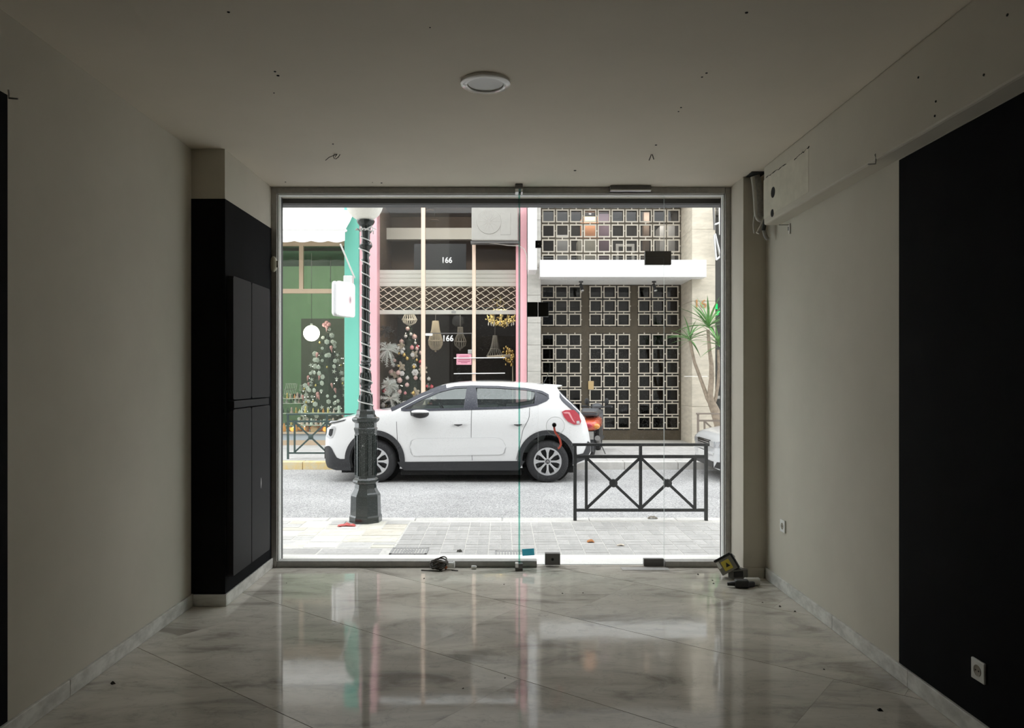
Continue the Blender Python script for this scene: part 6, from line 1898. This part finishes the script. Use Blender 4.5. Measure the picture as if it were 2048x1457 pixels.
# frosted branches at the left edge of the window
M['frost'] = mat('frosted_branch', (0.60, 0.62, 0.58), .8)
def spray(label, px, py, n, ln, seed, Y=15.98, down=.4):
    rr = random.Random(seed)
    c = at(px, py, Y)
    t = T('frosted_spray', label, 'decoration', c)
    for i in range(n):
        a = rr.uniform(0, 6.283); el = R(rr.uniform(-70, 70))
        dv = Vector((math.cos(a) * math.cos(el), math.sin(a) * math.cos(el) * .45, math.sin(el) - down * .4)).normalized()
        L_ = ln * rr.uniform(.5, 1.0)
        pts = [c + dv * L_ * s + Vector((0, 0, -down * L_ * s * s)) for s in (0, .35, .7, 1.0)]
        mb = MB().tube(pts, [.008, .007, .005, .002], 5)
        for s in range(7):
            u = .25 + .11 * s
            b = c + dv * L_ * u + Vector((0, 0, -down * L_ * u * u))
            for sg_ in (-1, 1):
                e = b + (dv * .6 + dv.orthogonal().normalized() * sg_ * .8 + Vector((0, 0, rr.uniform(-.4, .4)))).normalized() * .06
                mb.tube([b, e], [.005, .002], 4)
        mb.build('branch', M['frost'], t)
    return t
spray('frosted white branches high at the left of shop 166 window', 776, 700, 34, .30, 1)
spray('frosted white branches low at the left of shop 166 window', 778, 770, 24, .22, 2, down=.1)
spray('frosted white branches just above the car bonnet in shop 166 window', 781, 797, 20, .24, 3, down=.2)
spray('dark grey feathery branches at the top left of shop 166 window', 771, 660, 14, .17, 4)
for o in list(bpy.data.objects):
    if o.get('label') == 'dark grey feathery branches at the top left of shop 166 window':
        dm = mat('dark_branch', (0.06, 0.055, 0.05), .9)
        for ch in o.children: ch.data.materials[0] = dm
# chandeliers
def basket(label, px, prof_px, Y, m, nstr=26, ring=None):
    X = xs_(px, Y)
    prof = [(h * Y / F, zs_(py, Y)) for py, h in prof_px]
    t = T('chandelier', label, 'chandelier', (X, Y, prof[-1][1]))
    for k in range(nstr):
        a = 2 * math.pi * k / nstr
        MB().tube([(X + r_ * math.cos(a), Y + r_ * math.sin(a), z) for r_, z in prof], .0075, 5).build('bead_strand', m, t)
    for i in (0, len(prof) // 2, len(prof) - 1):
        r_, z = prof[i]
        MB().tube([(X + max(r_, .02) * math.cos(a), Y + max(r_, .02) * math.sin(a), z) for a in [2 * math.pi * k / 24 for k in range(24)]], .010, 6, closed=True).build('ring', m, t)
    MB().tube([(X, Y, prof[0][1]), (X, Y, 3.0)], .006, 6).build('chain', M['steel'], t)
    MB().sphere((X, Y, prof[-1][1] - .03), .025, 8, 6).build('finial', m, t, smooth=180)
M['bead'] = mat('wood_beads', (0.42, 0.37, 0.28), .6)
M['beadd'] = mat('grey_beads', (0.20, 0.19, 0.17), .5)
M['beadw'] = mat('white_beads', (0.60, 0.58, 0.52), .5)
basket('wooden bead basket chandelier inside shop 166 beside the door number', 871, ((643, 6), (660, 8), (674, 12), (681, 14), (682, 14), (690, 13.5), (697, 10), (700, 6)), 16.9, M['bead'])
basket('slim dark bead chandelier inside shop 166 behind the door', 920.5, ((655, 5), (668, 5.5), (678, 10), (684, 12), (692, 10), (697, 4)), 17.2, M['beadd'], 14)
basket('flared grey bead chandelier at the right in shop 166', 990, ((672, 4), (686, 6), (698, 9), (708, 14), (713, 17)), 17.0, M['beadd'], 20)
basket('pale crystal chandelier above the tree in shop 166', 819, ((624, 5), (632, 11), (640, 15), (646, 12), (650, 5)), 16.9, M['beadw'], 18)
gc = T('gold_chandelier', 'gold leafy chandelier with crystal drops at the right of shop 166', 'chandelier', at(1001, 660, 16.5))
c = at(1001, 634, 16.5)
M['goldleaf'] = mat('gilt_leaf', (0.72, 0.58, 0.25), .35, .55)
M['crystal'] = mat('crystal', (0.75, 0.75, 0.74), .08, .2)
MB().lathe([(.012, c.z - .2), (.03, c.z - .1), (.015, c.z), (.03, c.z + .2), (.012, c.z + .45)], (c.x, c.y, 0), 10).build('stem', M['goldleaf'], gc, smooth=60)
rr = random.Random(3)
for k in range(12):
    a = 2 * math.pi * k / 12 + rr.uniform(-.1, .1)
    dv = Vector((math.cos(a), math.sin(a), 0)); r_ = rr.uniform(.22, .33)
    pts = [c + dv * .02 + Vector((0, 0, -.1)), c + dv * r_ * .5 + Vector((0, 0, -.18)), c + dv * r_ + Vector((0, 0, -.08)), c + dv * r_ * 1.1 + Vector((0, 0, .04))]
    MB().tube(pts, .009, 6).build('arm', M['goldleaf'], gc)
    lm = MB()
    for i in range(9):
        b = pts[1 + i % 3] + Vector((rr.uniform(-.06, .06), rr.uniform(-.06, .06), rr.uniform(-.05, .10)))
        lm.sphere(b, 1.0, 6, 4, (.035, .012, .022), Matrix.Rotation(rr.uniform(0, 3), 3, 'Z') @ Matrix.Rotation(rr.uniform(-1, 1), 3, 'X'))
    lm.build('leaf_cluster', M['goldleaf'], gc, smooth=180)
    b = c + dv * r_
    MB().lathe([(.0005, -.10), (.014, -.075), (.006, -.03), (.0005, 0)], (b.x, b.y, b.z - .10), 6).build('crystal_drop', M['crystal'], gc)
for k in range(6):
    a = 2 * math.pi * k / 6; dv = Vector((math.cos(a), math.sin(a), 0))
    MB().tube([c + Vector((0, 0, .1)), c + dv * .13 + Vector((0, 0, .2)), c + dv * .15 + Vector((0, 0, .33))], .009, 6).build('arm', M['goldleaf'], gc)
    lm = MB()
    for i in range(7):
        b = c + dv * rr.uniform(.05, .17) + Vector((rr.uniform(-.04, .04), rr.uniform(-.04, .04), rr.uniform(.1, .38)))
        lm.sphere(b, 1.0, 6, 4, (.03, .012, .02), Matrix.Rotation(rr.uniform(0, 3), 3, 'Z'))
    lm.build('leaf_cluster', M['goldleaf'], gc, smooth=180)
MB().tube([c + Vector((0, 0, .45)), Vector((c.x, c.y, 3.0))], .006, 6).build('chain', M['steel'], gc)
gb = T('gold_foliage', 'bushy golden foliage at the right edge of shop 166 window', 'decoration', at(1022, 735, 16.2))
c = at(1021, 712, 16.2)
for k in range(60):
    dv = Vector((rr.gauss(0, 1), rr.gauss(0, .6), rr.gauss(0, 1))).normalized() * rr.uniform(.06, .22)
    if c.x + dv.x > .24: dv.x *= .3
    MB().sphere(c + dv, 1.0, 6, 4, (.035, .02, .028), Matrix.Rotation(rr.uniform(0, 3), 3, 'Z') @ Matrix.Rotation(rr.uniform(-1, 1), 3, 'Y')).build('leaf', M['ggold'], gb, smooth=180)
MB().tube([c, c + Vector((-.5, .05, -.02))], [.04, .02], 8).build('trailing_stem', M['hessian'], gb)
MB().tube([c + Vector((.05, .1, -.1)), Vector((c.x + .05, c.y + .1, .25))], .015, 8).build('stand', M['bead'], gb)
for i, (px, py) in enumerate(((860, 421), (869, 441))):
    c = at(px, py, 16.9)
    pd = T('ring_pendant', ('higher' if i == 0 else 'lower') + ' dark disc pendant on the upper floor of shop 166', 'pendant lamp', c)
    MB().lathe([(.0005, .012), (.09, .006), (.10, 0), (.10, -.01), (.0005, -.012)], c, 24).build('disc', M['brown'], pd, smooth=40)
    MB().tube([c, (c.x, c.y, 5.3)], .004, 5).build('cord', M['wire'], pd)
# fill lamps added out of sight behind the window heads to brighten the rooms
def fill_lamp(label, loc, e, w, col, tilt):
    t = T('added_fill_light', label, 'ceiling lamp', loc)
    x, y, z = loc
    MB().box((x - w / 2, y - .05, z), (x + w / 2, y + .02, z + .05)).build('housing', M['black_pl'], t)  # housing made up along with the added lamp
    ld = bpy.data.lights.new('lamp', 'AREA'); ld.energy = e; ld.shape = 'RECTANGLE'; ld.size = w; ld.size_y = .12; ld.color = col
    lo = bpy.data.objects.new('lamp', ld); COL.objects.link(lo); lo.parent = t; lo.location = (0, .05, -.02); lo.rotation_euler = (R(tilt), 0, 0)
fill_lamp('added fill lamp behind the window head of the green shop', (-4.6, 15.98, 4.14), 9, 2.6, (1, .95, .85), 62)
fill_lamp('added fill lamp over the ground floor display of shop 166', (-1.1, 16.30, 2.93), 5, 2.6, (1, .88, .72), 60)
fill_lamp('added fill lamp on the upper floor of shop 166', (-1.1, 15.98, 5.22), 5, 2.6, (1, .93, .85), 62)
fill_lamp('added fill lamp in the store room behind the upper grille', (2.35, 16.66, 5.12), 10, 2.6, (1, .95, .9), 55)

# ================================================================== RUBBISH ON THE SHOP FLOOR
# coil of cable with a white bulb holder
cc = onz(878, 1140, 0)
cl = T('cable_coil', 'coil of dark cable with white lamp holder on the floor by the sill', 'cable', cc)
rr = random.Random(4)
M['cab'] = mat('brown_cable', (0.07, 0.055, 0.04), .55, var=(40, .5))
for k in range(7):
    rx, ry = .060 + rr.uniform(-.012, .012), .045 + rr.uniform(-.01, .01)
    z0 = .012 + .010 * k; tl_ = rr.uniform(-.25, .25)
    MB().tube([cc + Vector((rx * math.cos(a) + rr.uniform(-.002, .002), ry * math.sin(a), z0 + .012 * math.sin(a * 2 + k) + tl_ * .05 * math.cos(a))) for a in [2 * math.pi * i / 22 for i in range(22)]], .0052, 6, closed=True).build('cable_turn', M['cab'], cl, smooth=180)
b = cc + Vector((.085, .01, .035))
MB().lathe([(.012, -.03), (.020, -.028), (.022, -.01), (.022, .02), (.026, .024), (.026, .032), (.020, .034)], b, 18, 'x').build('lamp_holder', M['white_pl'], cl, smooth=40)
MB().sphere(b + Vector((-.035, -.01, -.014)), .016, 10, 8).build('plug', mat('orange_plug', (0.50, 0.16, 0.07), .5), cl, smooth=180)
MB().tube([cc + Vector((-.13, -.03, .004)), cc + Vector((-.05, -.045, .004)), cc + Vector((.03, -.06, .004))], .004, 6).build('loose_cable', M['cab'], cl)
MB().tube([onz(903, 1141, .004), onz(916, 1142, .004)], .0035, 6).build('cable_offcut', M['cab'], label='short cable offcut lying right of the cable coil', cat='cable')
p = onz(948, 1138, 0)
MB().lathe([(.010, -.02), (.013, -.018), (.013, .012), (.009, .02)], p + Vector((0, -.01, .013)), 14, 'x').build('terminal_block', M['white_pl'], label='small white terminal block on the floor near the glass fin', cat='terminal block', smooth=40)
# heap by the right pilaster
hp = onz(1466, 1160, 0)
tb = T('transformer_box', 'tilted grey box with yellow warning label in the rubbish by the pilaster', 'transformer', hp)
Mr = Matrix.Rotation(R(-28), 3, 'Y') @ Matrix.Rotation(R(-20), 3, 'X') @ Matrix.Rotation(R(-12), 3, 'Z')
M['boxgrey'] = mat('grey_casing', (0.30, 0.285, 0.26), .5, .3)
c = hp + Vector((-.03, .05, .092))
def tb_(name, off, size, m, bev=.002):
    MB().obox(c + Mr @ Vector(off), size, Mr).build(name, m, tb, bevel=bev)
tb_('casing', (0, 0, 0), (.125, .085, .105), M['boxgrey'], .006)
tb_('lid', (.0, 0, .060), (.128, .09, .016), M['black_pl'], .003)
tb_('end_plate', (.068, 0, 0), (.012, .088, .108), M['black_pl'], .003)
tb_('warning_label', (.004, -.044, .0), (.062, .002, .07), mat('yellow_label', (0.75, 0.62, 0.10), .5), 0)
t = MB().prism([(-.016, -.014), (.016, -.014), (0, .018)], -.0465, -.0455)
t.v = [tuple(Mr @ (Vector(v) + Vector((.008, 0, 0))) + c) for v in t.v]; t.build('warning_triangle', M['black_pl'], tb)
tb_('paper_label', (-.046, -.044, .022), (.022, .002, .05), M['white_pl'], 0)
tb_('terminal', (.076, -.015, .03), (.012, .02, .018), M['white_pl'], 0)
tb_('terminal', (.076, .015, .03), (.012, .02, .018), M['white_pl'], 0)
p = onz(1483, 1163, 0)
jb = T('junction_box', 'grey plastic box lying behind the white can by the pilaster', 'box', p + Vector((0, .06, 0)))
MB().obox(p + Vector((.0, .08, .035)), (.12, .07, .07), R(12)).build('box_body', mat('mid_grey_plastic', (0.20, 0.195, 0.18), .6), jb, bevel=.005)
MB().obox(p + Vector((-.01, .04, .038)), (.07, .012, .04), R(12)).build('box_recess', M['black_pl'], jb)
p = onz(1508, 1172, 0)
cn2 = T('tin_can', 'small ribbed white tin lying on its side by the pilaster', 'can', p)
prof = [(.001, -.05), (.026, -.05)] + [(.026 + (.0015 if k % 2 else 0), -.048 + .008 * k) for k in range(12)] + [(.026, .05), (.001, .05)]
MB().lathe(prof, p + Vector((-.015, 0, .029)), 20, 'x').build('can_body', mat('tin_white', (0.55, 0.54, 0.50), .45, .3), cn2, smooth=30)
p = onz(1483, 1176, 0)
pg = T('plug_adapter', 'black plug adapters in front of the tin by the pilaster', 'adapter', p)
MB().obox(p + Vector((0, 0, .028)), (.095, .06, .056), R(-8)).build('adapter_body', M['black_pl'], pg, bevel=.012)
MB().cyl(p + Vector((-.095, .01, .022)), p + Vector((-.045, .0, .028)), .012, .018, n=10).build('cable_grip', M['black_pl'], pg)
MB().obox(p + Vector((.062, .02, .02)), (.06, .05, .035), R(20)).build('adapter_body', M['black_pl'], pg, bevel=.008)
# crumbs of plaster and grit
crumb = MB().add([(-.010, -.006, 0), (.009, -.008, 0), (.011, .006, 0), (-.008, .008, 0), (-.003, 0, .009), (.005, .002, .007)], [(0, 1, 5, 4), (1, 2, 5), (2, 3, 4, 5), (3, 0, 4), (0, 3, 2, 1)]).mesh('debris_crumb', mat('dark_grit', (0.045, 0.038, 0.03), .9))
CR = ((226, 1368, 1.3, 'largest dark crumb on the marble floor near the left wall'), (1560, 1214, 1.0, 'dark crumb on the floor right of the rubbish heap, near the right skirting'), (1590, 1224, .7, 'small crumb closest to the right skirting'),
      (1525, 1206, .5, 'tiny crumb on the floor just below the rubbish heap'), (1760, 1422, 1.2, 'dark crumb at the lower right of the floor near the dark wall'), (1425, 1162, .6, 'upper of two crumbs just left of the rubbish heap'),
      (1427, 1168, .7, 'lower of two crumbs just left of the rubbish heap'), (1396, 1150, .9, 'crumb on the floor below the right fixed pane'), (848, 1158, .7, 'flat dark crumb below the cable coil'),
      (1125, 1188, .6, 'left of two crumbs on the floor below the door lock'), (1166, 1187, .5, 'right of two crumbs on the floor below the door lock'), (1008, 1170, .5, 'crumb on the floor below the foot of the glass fin'),
      (1010, 1357, .5, 'crumb in the middle of the marble floor'), (926, 1378, .5, 'crumb in the middle foreground of the marble floor'), (573, 1167, .4, 'tiny crumb on the floor beside the black pilaster'),
      (1648, 1340, .5, 'tiny crumb on the floor at the right below the bare skirting'))
for px, py, sc_, lb_ in CR:
    inst(crumb, 'debris_crumb', onz(px, py, .0002), None, (0, 0, rr.uniform(0, 6)), sc_, lb_, 'debris', 'crumbs on the marble floor')
